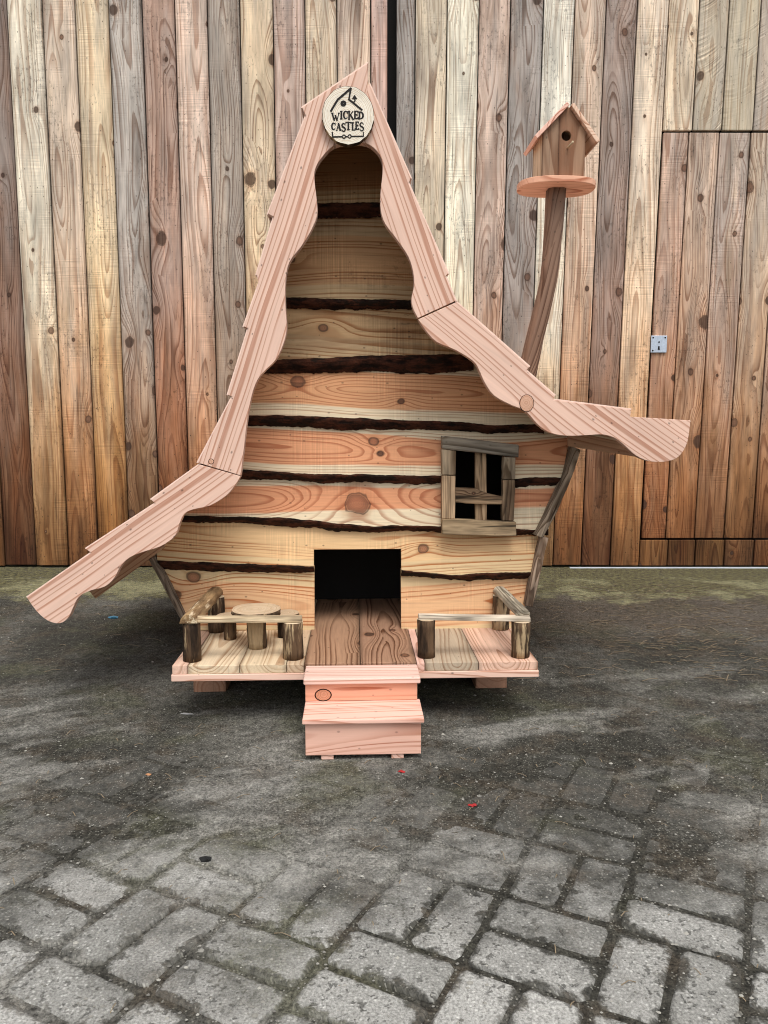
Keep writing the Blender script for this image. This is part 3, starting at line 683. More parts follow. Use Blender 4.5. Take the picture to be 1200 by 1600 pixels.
# --- corner sticks
def stick(name, pts, width, v, parent, mat, color, depth=.03, g=None, endtilt=0.0):
    """pts: pixel centre line; a knobbly split stick with a flat back lying on the plane depth = v."""
    cl = [hp(x, y, v) for x, y in pts]
    ax = (cl[-1] - cl[0]).normalized(); sd_ = Vector((ax.z, 0, -ax.x))
    vs = []; fs = []; n = 7; K = 9; s0 = random.uniform(0, 50)
    for k in range(K):
        t = k / (K - 1); f = t * (len(cl) - 1); i = min(int(f), len(cl) - 2); c = cl[i].lerp(cl[i + 1], f - i)
        for j in range(n):
            a = math.pi * j / (n - 1)
            wv = width / 2 * (1 + .16 * mnoise.noise((t * 3.5, s0, j * .4)))
            dv = depth * (1 + .22 * mnoise.noise((t * 4.5, s0 + 9, j * .7)))
            prof_ = math.copysign(abs(math.cos(a)) ** .6, math.cos(a)); dp = abs(math.sin(a)) ** .55
            vs.append(c + sd_ * prof_ * wv - Vector((0, 1, 0)) * dp * dv)
    for k in range(K - 1):
        for j in range(n):
            j2 = (j + 1) % n
            fs.append((k * n + j, k * n + j2, (k + 1) * n + j2, (k + 1) * n + j))
    fs.append(tuple(range(n))); fs.append(tuple(range((K - 1) * n, K * n)))
    return make(name, vs, fs, M[mat], parent, color=color, g=ax, wd=sd_, bevel=.0015, seg=1)
stick('corner_log', [(897, 700), (880, 752), (858, 800), (838, 836)], .036, -.012, house, 'old', (.27, .205, .145), .04)
stick('corner_log', [(848, 838), (838, 880), (824, 944)], .032, -.012, house, 'old', (.32, .23, .165), .035)
stick('corner_log', [(240, 870), (264, 915), (292, 968)], .026, -.006, house, 'old', (.20, .15, .11), .03)

# --- window
win = empty('window', (0, 0, 0)); win.parent = house
OLD = (.36, .30, .22)
def beam(name, poly, v0, v1, parent, col=OLD, mat='old', g=None):
    pts = []
    n = len(poly)
    for k in range(n):
        a, b = poly[k], poly[(k + 1) % n]; m_ = 4
        for s in range(m_):
            t = s / m_; x = lerp(a[0], b[0], t); y = lerp(a[1], b[1], t)
            pts.append((x + (mnoise.noise((x * .09, y * .09, 2)) * 1.1 if s else 0), y + (mnoise.noise((x * .09, y * .09, 7)) * 1.1 if s else 0)))
    P_ = pxpoly(pts, v0)
    gd = g or (1, 0, 0)
    return prism(name, P_, v0, v1, M[mat], parent, color=col, g=gd, wd=(gd[2], 0, gd[0]), bevel=.003)
VW = -.062
beam('window_frame', [(691, 681), (811, 695), (810.5, 715), (691, 701)], VW - .004, VB + .004, win, (.24, .21, .165), g=(1, 0, -.1))
beam('window_frame', [(690, 702), (713, 704), (712, 742), (691, 742)], VW, VB + .004, win, (.33, .25, .165), g=(0, 0, 1))
beam('window_frame', [(691, 743), (712, 743), (711, 811), (690, 811)], VW + .002, VB + .004, win, (.35, .24, .145), g=(0, 0, 1))
beam('window_frame', [(787, 713), (806, 715), (805, 749), (786, 749)], VW, VB + .004, win, (.38, .30, .205), g=(0, 0, 1))
beam('window_frame', [(786, 750), (805, 750), (803, 814), (785, 814)], VW + .002, VB + .004, win, (.29, .20, .12), g=(0, 0, 1))
beam('window_sill', [(691, 812), (712, 812), (807, 816), (807, 838), (691, 835)], VW - .008, VB + .004, win, (.40, .29, .17))
beam('mullion', [(743, 700), (760, 701), (761, 816), (743, 816)], VB - .010, VB + .010, win, (.36, .24, .14), g=(0, 0, 1))
beam('crossbar', [(711, 762), (741, 763), (762, 771), (787, 776), (787, 788), (745, 788), (711, 785)], VB - .024, VB - .0105, win, (.43, .29, .17))

# --- deck
ZD = .19
df = hz(270, 1046, ZD); VD = hz(560, 1037, ZD).y        # deck front
deck = empty('deck', (0, 0, 0)); deck.parent = house
def du(x): return hp(x, 1037, VD).x
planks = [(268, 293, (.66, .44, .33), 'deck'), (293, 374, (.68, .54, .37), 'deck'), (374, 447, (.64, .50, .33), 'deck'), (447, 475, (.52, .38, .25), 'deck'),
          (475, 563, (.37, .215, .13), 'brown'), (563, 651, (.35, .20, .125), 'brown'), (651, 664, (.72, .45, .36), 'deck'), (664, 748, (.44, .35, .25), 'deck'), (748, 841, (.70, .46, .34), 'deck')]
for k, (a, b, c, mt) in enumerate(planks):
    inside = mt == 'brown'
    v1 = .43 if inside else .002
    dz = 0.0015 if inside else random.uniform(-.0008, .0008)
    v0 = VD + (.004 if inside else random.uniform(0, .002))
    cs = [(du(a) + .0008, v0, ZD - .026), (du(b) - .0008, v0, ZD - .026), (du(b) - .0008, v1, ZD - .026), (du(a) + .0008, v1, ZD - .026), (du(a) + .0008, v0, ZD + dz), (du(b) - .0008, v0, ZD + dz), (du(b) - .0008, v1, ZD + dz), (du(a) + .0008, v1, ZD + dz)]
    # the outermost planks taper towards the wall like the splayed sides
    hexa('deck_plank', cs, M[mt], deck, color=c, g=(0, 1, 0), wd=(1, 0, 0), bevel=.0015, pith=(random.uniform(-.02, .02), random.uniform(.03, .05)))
box('deck_rim', (du(267), VD - .003, ZD - .047), (du(842), VD + .06, ZD - .0265), M['larch'], deck, color=PINK, bevel=.002)
box('floor_panel', (du(300), .003, ZD - .03), (du(474.5), .88, ZD - .001), M['slab'], deck, color=(.4, .25, .16), g=(0, 1, 0), wd=(1, 0, 0))
box('floor_panel', (du(652), .003, ZD - .03), (du(812), .88, ZD - .001), M['slab'], deck, color=(.4, .25, .16), g=(0, 1, 0), wd=(1, 0, 0))
# skids
sv = hz(327, 1083, 0.0).y
for a, b in ((302, 353), (743, 792)):
    ua, ub = hp(a, 1070, sv).x, hp(b, 1070, sv).x
    box('skid', (ua, sv, 0.001), (ub, sv + 1.0, ZD - .0265), M['deck'], house, color=(.40, .22, .14), g=(0, 1, 0), wd=(1, 0, 0), bevel=.003)

# --- railing posts and rails on the deck
def post(x, ybase, ytop, wpx, mat='bark_post', col=(.72, .6, .42)):
    b = hz(x, ybase, ZD); sc = (b.y - CAML.y) / FPX
    r = wpx * sc / 2
    b = Vector((b.x, b.y + r, ZD + .0012))
    t = hp(x, ytop, b.y); top = Vector((b.x, b.y, t.z))
    log('railing_post', b, top, r, house, M[mat], M['endgrain'], color=col)
    return b, top, r
pA = post(298, 1036, 972, 29); pB = post(336, 990, 932, 27); pC = post(457, 1033, 971, 33)
pD = post(667, 1030, 967, 29); pE = post(816, 1030, 970, 31); pF = post(785, 986, 930, 27)
def rail(p, q_, wd_, th, mat, color, flat=False):
    p = Vector(p); q_ = Vector(q_); ax = (q_ - p).normalized(); sd_ = Vector((ax.y, -ax.x, 0)).normalized(); up = Vector((0, 0, 1))
    n = 9; K = 8; vs = []; s0 = random.uniform(0, 50)
    for k in range(K):
        c = p.lerp(q_, k / (K - 1))
        for j in range(n):
            a = math.pi * j / (n - 1)
            ww = wd_ / 2 * (1 + .12 * mnoise.noise((k * .7, s0, j * .5))); hh = th * (1 + .15 * mnoise.noise((k * .6, s0 + 5, j)))
            vs.append(c + sd_ * math.copysign(abs(math.cos(a)) ** .8, math.cos(a)) * ww + up * (abs(math.sin(a)) ** (.5 if flat else .85)) * hh)
    fs = [(k * n + j, k * n + (j + 1) % n, (k + 1) * n + (j + 1) % n, (k + 1) * n + j) for k in range(K - 1) for j in range(n)] + [tuple(range(n)), tuple(range((K - 1) * n, K * n))]
    o = make('rail', vs, fs, M[mat], house, color=color, g=ax, wd=sd_, bevel=.001, seg=1, smooth=False)
    return o
T = Vector
rail((pA[1].x + .015, pA[1].y, pA[1].z + .001), (pC[1].x + .028, pC[1].y, pC[1].z + .001), .034, .017, 'old', (.60, .47, .30), True)
rail((pA[1].x - .003, pA[1].y - .03, pA[1].z + .003), (pB[1].x - .004, pB[1].y + .03, pB[1].z + .003), .050, .026, 'bark_gold', (.6, .5, .3))
rail((pD[1].x - .024, pD[1].y, pD[1].z + .001), (pE[1].x + .026, pE[1].y, pE[1].z + .001), .036, .015, 'old', (.56, .47, .36), True)
rail((pE[1].x + .006, pE[1].y + .0, pE[1].z + .0162), (pF[1].x - .002, pF[1].y + .03, pF[1].z + .006), .046, .020, 'old', (.46, .40, .30), False)

# --- round log-slice sign
VS = VF - .022
def sp_(zx, zy): return (480 + zx * .10833, 120 + zy * .10833)
cx, cy = sp_(590, 556)
sc_ = hp(cx, cy, VS)
n = 40; ru = (hp(584.5, 180, VS).x - hp(503, 180, VS).x) / 2; rz_ = (hp(544, 134, VS).z - hp(544, 226, VS).z) / 2
ringp = [(sc_.x + math.cos(2 * math.pi * k / n) * ru * (1 + .012 * math.sin(3.1 * k)), sc_.z + math.sin(2 * math.pi * k / n) * rz_ * (1 + .012 * math.cos(2.3 * k))) for k in range(n)]
sg = prism('sign', ringp, VS, VF - .0005, None, house, color=(.80, .74, .62), g=(0, 1, 0), wd=(1, 0, 0), pith=(.005, .004), mats=[M['endgrain'], M['bark_post']], idx=[0, 0] + [1] * n, bevel=.0015, seg=1)
sg['label'] = 'round pale log slice with burnt house emblem and two lines of lettering'
lift = [0]
def strokes(name, segs):
    """segs: (points in sign pixels, width start, width end)"""
    vs = []; fs = []
    for pts, w0, w1 in segs:
        P_ = [hp(*sp_(x, y), VS) for x, y in pts]
        for k, (a, b) in enumerate(zip(P_, P_[1:])):
            d = b - a; d.y = 0; d.normalize(); nn = Vector((-d.z, 0, d.x)); lift[0] += 1
            lf = -.0006 - .00002 * (lift[0] % 40)
            ta, tb = k / (len(P_) - 1), (k + 1) / (len(P_) - 1)
            wa, wb = lerp(w0, w1, ta) * 6.0e-5 * 2, lerp(w0, w1, tb) * 6.0e-5 * 2
            a_, b_ = a - d * wa * .5, b + d * wb * .5
            i0 = len(vs)
            for (p, ww) in ((a_, wa), (b_, wb)):
                for sgn in (-1, 1):
                    for yy in (lf, .0004):
                        q2 = p + nn * sgn * ww; vs.append((q2.x, VS + yy, q2.z))
            fs += [(i0, i0 + 2, i0 + 6, i0 + 4), (i0 + 1, i0 + 5, i0 + 7, i0 + 3), (i0, i0 + 4, i0 + 5, i0 + 1), (i0 + 2, i0 + 3, i0 + 7, i0 + 6), (i0, i0 + 1, i0 + 3, i0 + 2), (i0 + 4, i0 + 6, i0 + 7, i0 + 5)]
    return make(name, vs, fs, M['ink'], sg)
def arc(cx_, cy_, rx, ry, a0, a1, n_=10): return [(cx_ + rx * math.cos(R(a0 + (a1 - a0) * k / n_)), cy_ - ry * math.sin(R(a0 + (a1 - a0) * k / n_))) for k in range(n_ + 1)]
TK, TN, SF = 24, 14, 12
def letter(ch, x0, y0, x1, y1, tilt=0):
    W_, H_ = x1 - x0, y1 - y0
    def p(a, b): return (x0 + a * W_ + tilt * (b - .5), y0 + b * H_)
    def L(*pp, w=TK, w2=None): return ([p(*q2) for q2 in pp], w, w2 or w)
    S = []
    if ch == 'W': S = [L((.1, 0), (.36, 1), w=22, w2=16), L((.36, 1), (.52, .35), w=11), L((.5, .3), (.72, 1), w=20, w2=16), L((.72, 1), (.95, 0), w=11), L((0, .02), (.24, .0), w=SF), L((.85, 0), (1.05, 0), w=SF)]
    if ch == 'I': S = [L((.5, 0), (.5, 1), w=22), L((0, 0), (1, 0), w=SF), L((0, 1), (1, 1), w=SF)]
    if ch == 'C':
        a = [p(.55 + .45 * math.cos(R(t)), .5 - .5 * math.sin(R(t))) for t in range(45, 326, 28)]
        S = [(a[:4], 9, 18), (a[3:8], 20, 18), (a[7:], 14, 8), L((.9, .02), (.95, .3), w=SF)]
    if ch == 'K': S = [L((.15, 0), (.15, 1), w=20), L((.95, .0), (.25, .52), w=11), L((.4, .42), (1.0, 1.02), w=20), L((-.02, 0), (.34, 0), w=SF), L((0, 1), (.3, 1), w=SF)]
    if ch == 'E': S = [L((.2, 0), (.2, 1), w=20), L((.05, 0), (.95, 0), w=12), L((.2, .48), (.75, .48), w=10), L((.05, 1), (1, 1), w=12), L((.95, -.02), (.95, .16), w=SF), L((1, .84), (1, 1.02), w=SF), L((.75, .38), (.75, .58), w=SF)]
    if ch == 'D':
        a = [p(.3 + .7 * math.sin(R(t)), .5 - .5 * math.cos(R(t))) for t in range(0, 181, 20)]
        S = [L((.2, 0), (.2, 1), w=20), (a[:4], 10, 20), (a[3:7], 21, 21), (a[6:], 20, 10), L((0, 0), (.35, 0), w=SF), L((0, 1), (.35, 1), w=SF)]
    if ch == 'A': S = [L((.12, 1), (.5, 0), w=10), L((.5, 0), (.88, 1), w=20), L((.25, .66), (.72, .66), w=9), L((-.02, 1), (.26, 1), w=SF), L((.72, 1), (1.05, 1), w=SF)]
    if ch == 'S':
        a = [p(*q2) for q2 in catmull([(.92, .2), (.7, .02), (.35, .0), (.1, .2), (.25, .42), (.7, .56), (.95, .78), (.72, 1.0), (.3, 1.0), (.05, .8)], 2)]
        S = [(a[:7], 8, 14), (a[6:13], 18, 18), (a[12:], 14, 8)]
    if ch == 'T': S = [L((.5, 0), (.5, 1), w=20), L((0, .02), (1, .02), w=12), L((.02, 0), (.02, .2), w=SF), L((.98, 0), (.98, .2), w=SF), L((.28, 1), (.72, 1), w=SF)]
    if ch == 'L': S = [L((.3, 0), (.3, 1), w=20), L((.1, 1), (1, 1), w=12), L((.05, 0), (.6, 0), w=SF), L((1, .8), (1, 1), w=SF)]
    strokes('letter', S)
for a in (('W', 350, 525, 462, 632), ('I', 478, 497, 507, 608), ('C', 520, 498, 585, 602), ('K', 594, 498, 664, 615), ('E', 677, 497, 733, 602), ('D', 740, 507, 806, 608),
          ('C', 350, 668, 408, 762), ('A', 418, 672, 486, 772), ('S', 497, 674, 553, 784), ('T', 556, 655, 632, 763), ('L', 640, 662, 690, 768), ('E', 697, 652, 743, 757), ('S', 757, 664, 815, 775)):
    letter(*a)
strokes('roof_emblem', [([(342, 495), (440, 330), (630, 168)], 22, 24), ([(630, 168), (602, 325)], 22, 18), ([(600, 325), (790, 478)], 20, 20)])
strokes('chimney_emblem', [([(668, 370), (690, 345), (684, 300)], 14, 14), ([(684, 300), (684, 266)], 62, 6)])
strokes('round_window_emblem', [(arc(522, 385, 24, 24, a0, a0 + 72, 5), 30, 30) for a0 in (9, 99, 189, 279)])
strokes('ground_line_emblem', [([(362, 800), (370, 866)], 16, 16), ([(370, 868), (506, 864)], 16, 16), (arc(530, 863, 22, 24, 0, 360, 14), 11, 11), ([(553, 863), (590, 862)], 14, 14), (arc(612, 860, 22, 24, 0, 360, 14), 11, 11), ([(636, 860), (810, 858)], 16, 14), ([(810, 858), (810, 800)], 14, 12)])

# ------------------------------------------------------------------ steps in front of the door
st = empty('steps', HO, YAW); tag(st, 'two tread pink wooden steps standing on the ground before the doorway', 'steps')
vf = hz(565, 1180, 0.012).y                          # lower riser front
def su(x, y, v): return hp(x, y, v).x
zl = hp(565, 1131, vf - .012).z
box('riser', (su(477, 1150, vf), vf, .013), (su(658, 1150, vf), vf + .022, zl - .001), M['larch_wild'], st, color=(.72, .43, .33), bevel=.002, pith=(.01, .03))
vl = vf - .014
ztl = hp(565, 1124, vl).z
vback = hz(565, 1095, ztl).y
box('tread', (su(472, 1128, vl), vl, zl), (su(663, 1128, vl), vback + .012, ztl), M['larch_wild'], st, color=(.78, .48, .38), wd=(0, 1, 0), bevel=.003, pith=(.05, .03))
zu = hp(565, 1069, vback - .012).z
box('riser', (su(477, 1085, vback), vback, ztl + .0005), (su(652, 1085, vback), vback + .02, zu - .001), M['larch_wild'], st, color=(.72, .35, .23), bevel=.002, pith=(-.01, .03))
vu = vback - .014
ztu = hp(565, 1060, vu).z; vub = VD - .005
box('tread', (su(474, 1064, vu), vu, zu), (su(657, 1064, vu), vub, ztu), M['larch'], st, color=(.78, .53, .44), wd=(0, 1, 0), bevel=.003, pith=(.05, .03))
for xa in (479, 643):
    box('side_panel', (su(xa, 1150, vf), vf + .0225, .013), (su(xa, 1150, vf) + .020, vub - .02, zl - .001), M['larch'], st, color=PINK, g=(0, 1, 0))
    box('side_panel', (su(xa, 1150, vf), vback + .0205, zl - .0005), (su(xa, 1150, vf) + .018, vub - .02, zu - .001), M['larch'], st, color=PINK, g=(0, 1, 0))
for a, b in ((502, 521), (612, 631)):
    box('foot', (su(a, 1180, vf), vf + .004, .0), (su(b, 1180, vf), vf + .22, .0125), M['larch'], st, color=(.7, .45, .36), g=(0, 1, 0), wd=(1, 0, 0))
kq = hp(505, 1086, vback)
prism('knot', [(kq.x + .0245 * math.cos(k * math.pi / 8), kq.z + .0185 * math.sin(k * math.pi / 8)) for k in range(16)], vback - .0004, vback + .004, M['bark_red'], st)
prism('knot', [(kq.x + .021 * math.cos(k * math.pi / 8), kq.z + .0155 * math.sin(k * math.pi / 8)) for k in range(16)], vback - .0008, vback + .004, M['endgrain'], st, color=(.55, .26, .16), g=(0, 1, 0), wd=(1, 0, 0), pith=(0, 0))

# ------------------------------------------------------------------ log table and stools on the deck
def log_stand(name, label, cat, x, ybase, wleg, xt, wtop, ytop, thpx, group=None, sq=1.0):
    b = hz(x, ybase, ZD); sc = (b.y - CAML.y) / FPX; r = wleg * sc / 2
    b = Vector((b.x, b.y + r, ZD)); z1 = hp(x, ytop, b.y).z; th = thpx * sc * 1.02
    loc = HO + EU * b.x + EV * b.y; loc.z = ZD + .001
    root = empty(name, loc, YAW); tag(root, label, cat, group)
    hh = z1 - ZD - .001
    log('leg', (0, 0, 0), (0, 0, hh - th), r, root, M['bark_post'], M['endgrain'], color=(.7, .55, .36))
    off = (hp(xt, ytop, b.y).x - b.x)
    log('table_top' if cat == 'table' else 'seat', (off, 0, hh - th + .0005), (off, 0, hh), wtop * sc / 2, root, M['bark_post'], M['endgrain'], color=(.56, .43, .29), n=22, rings=3, rough=.07, squash=(1, sq))
log_stand('log_table', 'low round log slice table on one bark leg at the left of the deck', 'table', 400, 1016, 31, 400, 80, 951, 9.5)
log_stand('log_stool', 'small log stool with pale top, left of the round log table', 'stool', 358, 1001, 20, 361, 44, 961, 6, 'log stools on the deck')
log_stand('log_stool', 'small log stool half hidden behind the round table, nearer the doorway', 'stool', 443, 998, 20, 447, 42, 957, 6, 'log stools on the deck')

# ------------------------------------------------------------------ bird house on its crooked pole
VBH = .10
bh_base = hp(830, 575, VBH)
bl_ = HO + EU * bh_base.x + EV * bh_base.y; bl_.z = bh_base.z
bh = empty('birdhouse', bl_, YAW); tag(bh, 'little wooden birdhouse with pink gable roof on a crooked pole above the roof', 'birdhouse')
def bp(x, y, v=0.0): return hp(x, y, VBH + v) - bh_base
cl = [Vector(p) for p in catmull([(820, 600), (833, 540), (848, 478), (858, 430), (864, 365), (869, 294)], 4)]
pv = []; m_ = 8
for k, c in enumerate(cl):
    t = k / (len(cl) - 1); p = bp(c.x, c.y); nx_ = bp(*cl[min(k + 1, len(cl) - 1)]); pr = bp(*cl[max(k - 1, 0)])
    d = (nx_ - pr).normalized(); s_ = Vector((d.z, 0, -d.x)); hw_ = (.031 - .004 * math.sin(t * math.pi)) * (1 + .05 * mnoise.noise((t * 6, 3, 1))); hd_ = .032
    for (a_, b_) in ((-1, -.6), (-.6, -1), (.6, -1), (1, -.6), (1, .6), (.6, 1), (-.6, 1), (-1, .6)):
        pv.append(p + s_ * a_ * hw_ * (1 + .06 * mnoise.noise((t * 9, a_ * 3, b_ * 3))) + Vector((0, b_ * hd_, 0)))
nk = len(cl)
make('pole', pv, [(k * m_ + j, k * m_ + (j + 1) % m_, (k + 1) * m_ + (j + 1) % m_, (k + 1) * m_ + j) for k in range(nk - 1) for j in range(m_)] + [tuple(range(m_)), tuple(range((nk - 1) * m_, nk * m_))],
     M['brown'], bh, color=(.20, .12, .08), g=(.25, 0, 1), wd=(1, 0, 0), bevel=.003, pith=(.01, .03))
pt = bp(870, 297); ztr = pt.z
uL = bp(809, 290).x; uR = bp(928, 290).x; um = (uL + uR) / 2; hw = (uR - uL) / 2
ring = []
nn_ = 36
for k in range(nn_):
    a = 2 * math.pi * k / nn_
    ca_, sa_ = math.cos(a), math.sin(a)
    ring.append((um + hw * math.copysign(abs(ca_) ** .75, ca_), .095 * math.copysign(abs(sa_) ** .8, sa_)))
vs = [(x, y, ztr) for x, y in ring] + [(x, y, ztr + .020) for x, y in ring]
make('tray', vs, [tuple(range(nn_)), tuple(range(nn_, 2 * nn_))] + [(i, (i + 1) % nn_, (i + 1) % nn_ + nn_, i + nn_) for i in range(nn_)], M['larch_wild'], bh, color=(.70, .38, .25), g=(1, 0, 0), wd=(0, 1, 0), bevel=.002)
vfw = -.062; vbw = .075; zb = ztr + .0205
zpk = bp(888, 167, vfw).z
uA, uB, uP = bp(848, 240, vfw).x, bp(914, 240, vfw).x, bp(888, 170, vfw).x
zevL = bp(848, 208, vfw).z; zevR = bp(914, 205, vfw).z
hc = bp(885, 212, vfw); rh = .0165
# front wall of two planks with a real hole in the right one
usp = bp(873, 240, vfw).x
zsp = lerp(zevL, zpk, (usp - uA) / (uP - uA))
prism('front_plank', [(uA, zb), (usp - .0006, zb), (usp - .0006, zsp), (uA, zevL)], vfw, vfw + .014, M['deck'], bh, color=(.30, .19, .12), g=(0, 0, 1), wd=(1, 0, 0), bevel=.001)
outer = [(usp, zb), (uB, zb), (uB, zevR), (uP, zpk), (usp, zsp)]
# hole: ring of quads between the outline and the circle
nh = 30
def ray_out(a):
    dx_, dz_ = math.cos(a), math.sin(a); best = 9
    for (x1, z1), (x2, z2) in zip(outer, outer[1:] + outer[:1]):
        den = dx_ * (z2 - z1) - dz_ * (x2 - x1)
        if abs(den) < 1e-9: continue
        t = ((x1 - hc.x) * (z2 - z1) - (z1 - hc.z) * (x2 - x1)) / den; s = ((x1 - hc.x) * dz_ - (z1 - hc.z) * dx_) / den
        if t > 0 and -1e-6 <= s <= 1 + 1e-6: best = min(best, t)
    return best
angs = sorted([2 * math.pi * k / nh for k in range(nh)] + [math.atan2(z - hc.z, x - hc.x) % (2 * math.pi) for x, z in outer])
rh = min(rh, (uB - hc.x) * .8, (hc.x - usp) * .95)
vs = []; fs = []
for a in angs:
    t = ray_out(a)
    for yy in (vfw, vfw + .014):
        vs.append((hc.x + math.cos(a) * t, yy, hc.z + math.sin(a) * t)); vs.append((hc.x + math.cos(a) * rh, yy, hc.z + math.sin(a) * rh))
na = len(angs)
for i in range(na):
    j = (i + 1) % na; a, b = i * 4, j * 4
    fs += [(a, b, b + 1, a + 1), (a + 2, a + 3, b + 3, b + 2), (a + 1, b + 1, b + 3, a + 3), (a, a + 2, b + 2, b)]
make('front_plank', vs, fs, M['deck'], bh, color=(.34, .20, .12), g=(0, 0, 1), wd=(1, 0, 0))
hexa('side_wall', [(uA, vfw + .0145, zb), (uA + .012, vfw + .0145, zb), (uA + .012, vbw, zb), (uA, vbw, zb), (uA, vfw + .0145, zevL), (uA + .012, vfw + .0145, zevL + .008), (uA + .012, vbw, zevL + .008), (uA, vbw, zevL)], M['deck'], bh, color=(.66, .52, .36), g=(0, 0, 1), wd=(0, 1, 0))
hexa('side_wall', [(uB - .012, vfw + .0145, zb), (uB, vfw + .0145, zb), (uB, vbw, zb), (uB - .012, vbw, zb), (uB - .012, vfw + .0145, zevR), (uB, vfw + .0145, zevR), (uB, vbw, zevR), (uB - .012, vbw, zevR)], M['deck'], bh, color=(.5, .36, .24), g=(0, 0, 1), wd=(0, 1, 0))
prism('back_plank', [(uA, zb), (uB, zb), (uB, zevR), (uP, zpk), (uA, zevL)], vbw + .0005, vbw + .012, M['deck'], bh, color=(.36, .24, .16), g=(0, 0, 1), wd=(1, 0, 0))
# roof panels overhang front and back
def rpanel(p_hi, p_lo, th, col, v0, v1):
    a = Vector((p_hi[0], p_hi[1])); b = Vector((p_lo[0], p_lo[1])); d = (b - a).normalized(); n2 = Vector((-d.y, d.x))
    if n2.y < 0: n2 = -n2
    prism('roof_panel', [tuple(a), tuple(b), tuple(b + n2 * th), tuple(a + n2 * th)], v0, v1, M['larch_wild'], bh, color=col, g=(0, 1, 0), wd=(d.x, 0, d.y), bevel=.0015)
v0r = vfw - .018; v1r = vbw + .022
pk = Vector((uP, zpk + .0006)); dl = (Vector((uA, zevL)) - Vector((uP, zpk))).normalized(); dr = (Vector((uB, zevR)) - Vector((uP, zpk))).normalized()
rpanel(pk + Vector((0, .0)), pk + dl * .150, .013, (.76, .47, .37), v0r, v1r)
rpanel(pk + Vector((.004, -.001)), pk + dr * .152, .013, (.74, .52, .38), v0r, v1r)
log('perch', (hc.x + .004, vfw + .006, hc.z - .040), (hc.x + .010, vfw - .045, hc.z - .034), .0032, bh, M['bark_gold'], M['endgrain'], n=8, rings=3)

# ------------------------------------------------------------------ litter on the ground
def scrap(name, label, cat, x, y, size, mat, seed, height=.008, group=None, asp=.6, rot=0.0):
    rnd = random.Random(seed); g = ground_at(x, y, 0)
    vs = [(0, 0, height)]; n = 11
    for k in range(n):
        a = 2 * math.pi * k / n; r_ = size * rnd.uniform(.55, 1.0)
        vs.append((r_ * math.cos(a), r_ * math.sin(a) * asp, rnd.uniform(0, height * .9)))
    for k in range(n):
        a = 2 * math.pi * k / n; r_ = size * rnd.uniform(.4, .7)
        vs.append((r_ * math.cos(a), r_ * math.sin(a) * asp, 0))
    fs = [(0, 1 + k, 1 + (k + 1) % n) for k in range(n)] + [(1 + k, 1 + n + k, 1 + n + (k + 1) % n, 1 + (k + 1) % n) for k in range(n)] + [tuple(range(n + 1, 2 * n + 1))]
    o = make(name, vs, fs, M[mat], None)
    o.location = (g.x, g.y, dirt_h(g.x, g.y) + .001); o.rotation_euler = (0, 0, rot); tag(o, label, cat, group)
scrap('plastic_scrap', 'crumpled blue plastic scrap on the ground under the left roof tip', 'scrap', 178, 968, .030, 'blue', 3, .012, asp=.5)
scrap('red_petal', 'red petal scrap on the ground right in front of the steps', 'petal', 628, 1206, .014, 'red', 4, .004, 'red petals')
scrap('red_petal', 'red petal scrap farther from the steps, lying nearer the camera', 'petal', 738, 1259, .012, 'red', 5, .004, 'red petals')
scrap('dry_leaf', 'small orange dry leaf on the ground left of the steps', 'leaf', 232, 1211, .009, 'orange', 6, .005)
scrap('black_lump', 'black lump lying on the paving at lower left', 'lump', 321, 1344, .020, 'black', 8, .010, asp=.55)
scrap('feather', 'thin pale feather on the ground below the left deck skid', 'feather', 293, 1118, .030, 'feather', 9, .004, asp=.22, rot=-.25)
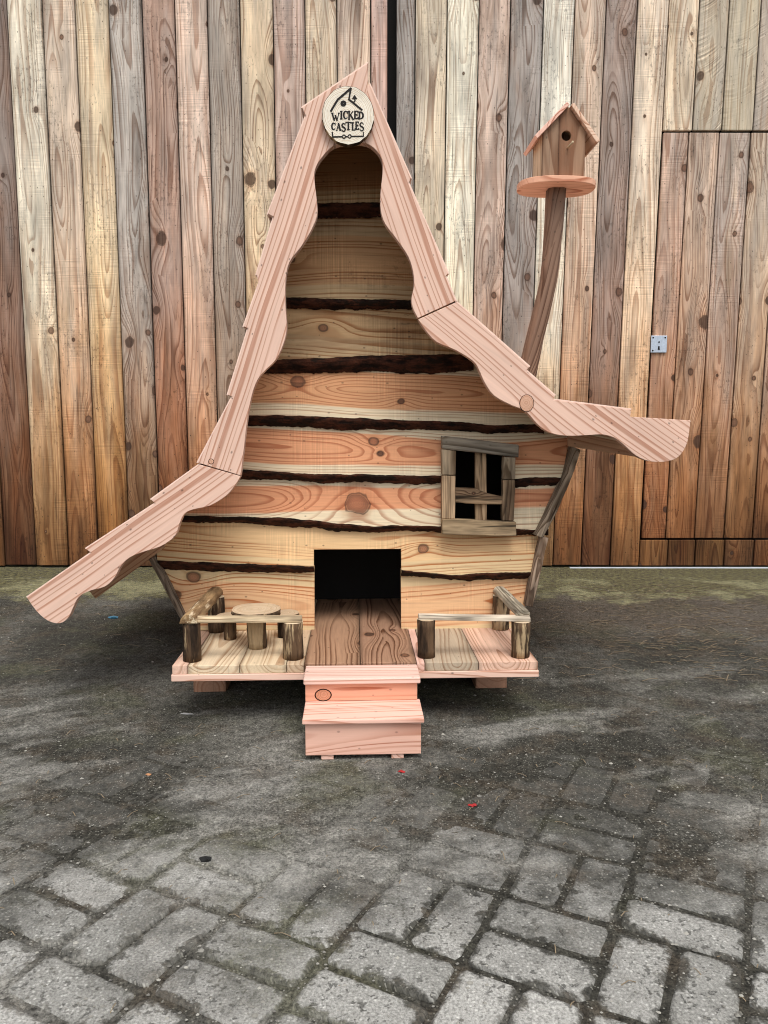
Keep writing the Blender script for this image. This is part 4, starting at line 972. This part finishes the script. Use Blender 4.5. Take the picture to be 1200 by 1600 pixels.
# straw and gravel: nobody could count these
rnd = random.Random(5)
vs = []; fs = []
def straw(x, y, ln, a, w_=.0016):
    d = Vector((math.cos(a), math.sin(a), 0)); s_ = Vector((-d.y, d.x, 0)) * w_; z = dirt_h(x, y) + .002
    c = Vector((x, y, z)); b = d * ln / 2; i0 = len(vs)
    up = Vector((0, 0, rnd.uniform(.001, .006)))
    vs.extend([c - b - s_, c - b + s_, c + s_ + up, c - s_ + up, c + b - s_, c + b + s_, c - b - Vector((0, 0, .002)), c + b - Vector((0, 0, .002))])
    fs.extend([(i0, i0 + 3, i0 + 2, i0 + 1), (i0 + 3, i0 + 4, i0 + 5, i0 + 2), (i0, i0 + 6, i0 + 3), (i0 + 3, i0 + 7, i0 + 4)])
for k in range(620):
    y = rnd.uniform(2.6, 4.2); x = rnd.gauss(1.35, .4) if rnd.random() < .75 else rnd.uniform(-2.2, 2.2)
    straw(x, y, rnd.uniform(.02, .09), rnd.gauss(-.1, .5))
for k in range(170):
    straw(rnd.uniform(-1.1, 1.1), rnd.uniform(1.0, 2.3), rnd.uniform(.008, .035), rnd.uniform(0, 3.14), .0009)
o = make('straw', vs, fs, None, None, mats=[plain('dry_straw', (.22, .17, .11), .9)]); tag(o, 'loose dry straw scattered over the dirt', 'straw', kind='stuff')
vs = []; fs = []
for k in range(3400):
    y = 1.0 + 3.4 * rnd.random() ** 1.6; x = rnd.uniform(-.62, .62) * (y + .25)
    z = dirt_h(x, y) if y > 1.5 else max(dirt_h(x, y), -.001)
    s = rnd.uniform(.0010, .0034) * (1 if rnd.random() < .95 else 1.7); i0 = len(vs); a0 = rnd.uniform(0, 6.28)
    for j in range(5):
        a = a0 + j * 1.2566; r_ = s * rnd.uniform(.75, 1.2); vs.append((x + r_ * math.cos(a) * 1.25, y + r_ * math.sin(a), z))
    vs.append((x, y, z + s * .8))
    fs += [(i0 + j, i0 + (j + 1) % 5, i0 + 5) for j in range(5)]
N = NT('gravel_chips'); P = N.n('ShaderNodeNewGeometry').outputs['Position']
vv = N.voro(P, 45); cc = N.n('ShaderNodeSeparateColor'); N.put(cc.inputs[0], vv['Color'])
gm_ = N.done(N.mix(cc.outputs[0], (.09, .085, .075), (.36, .345, .30)), .9)
o = make('gravel', vs, fs, None, None, mats=[gm_]); tag(o, 'small pale gravel chips scattered over the dirt', 'gravel', kind='stuff')
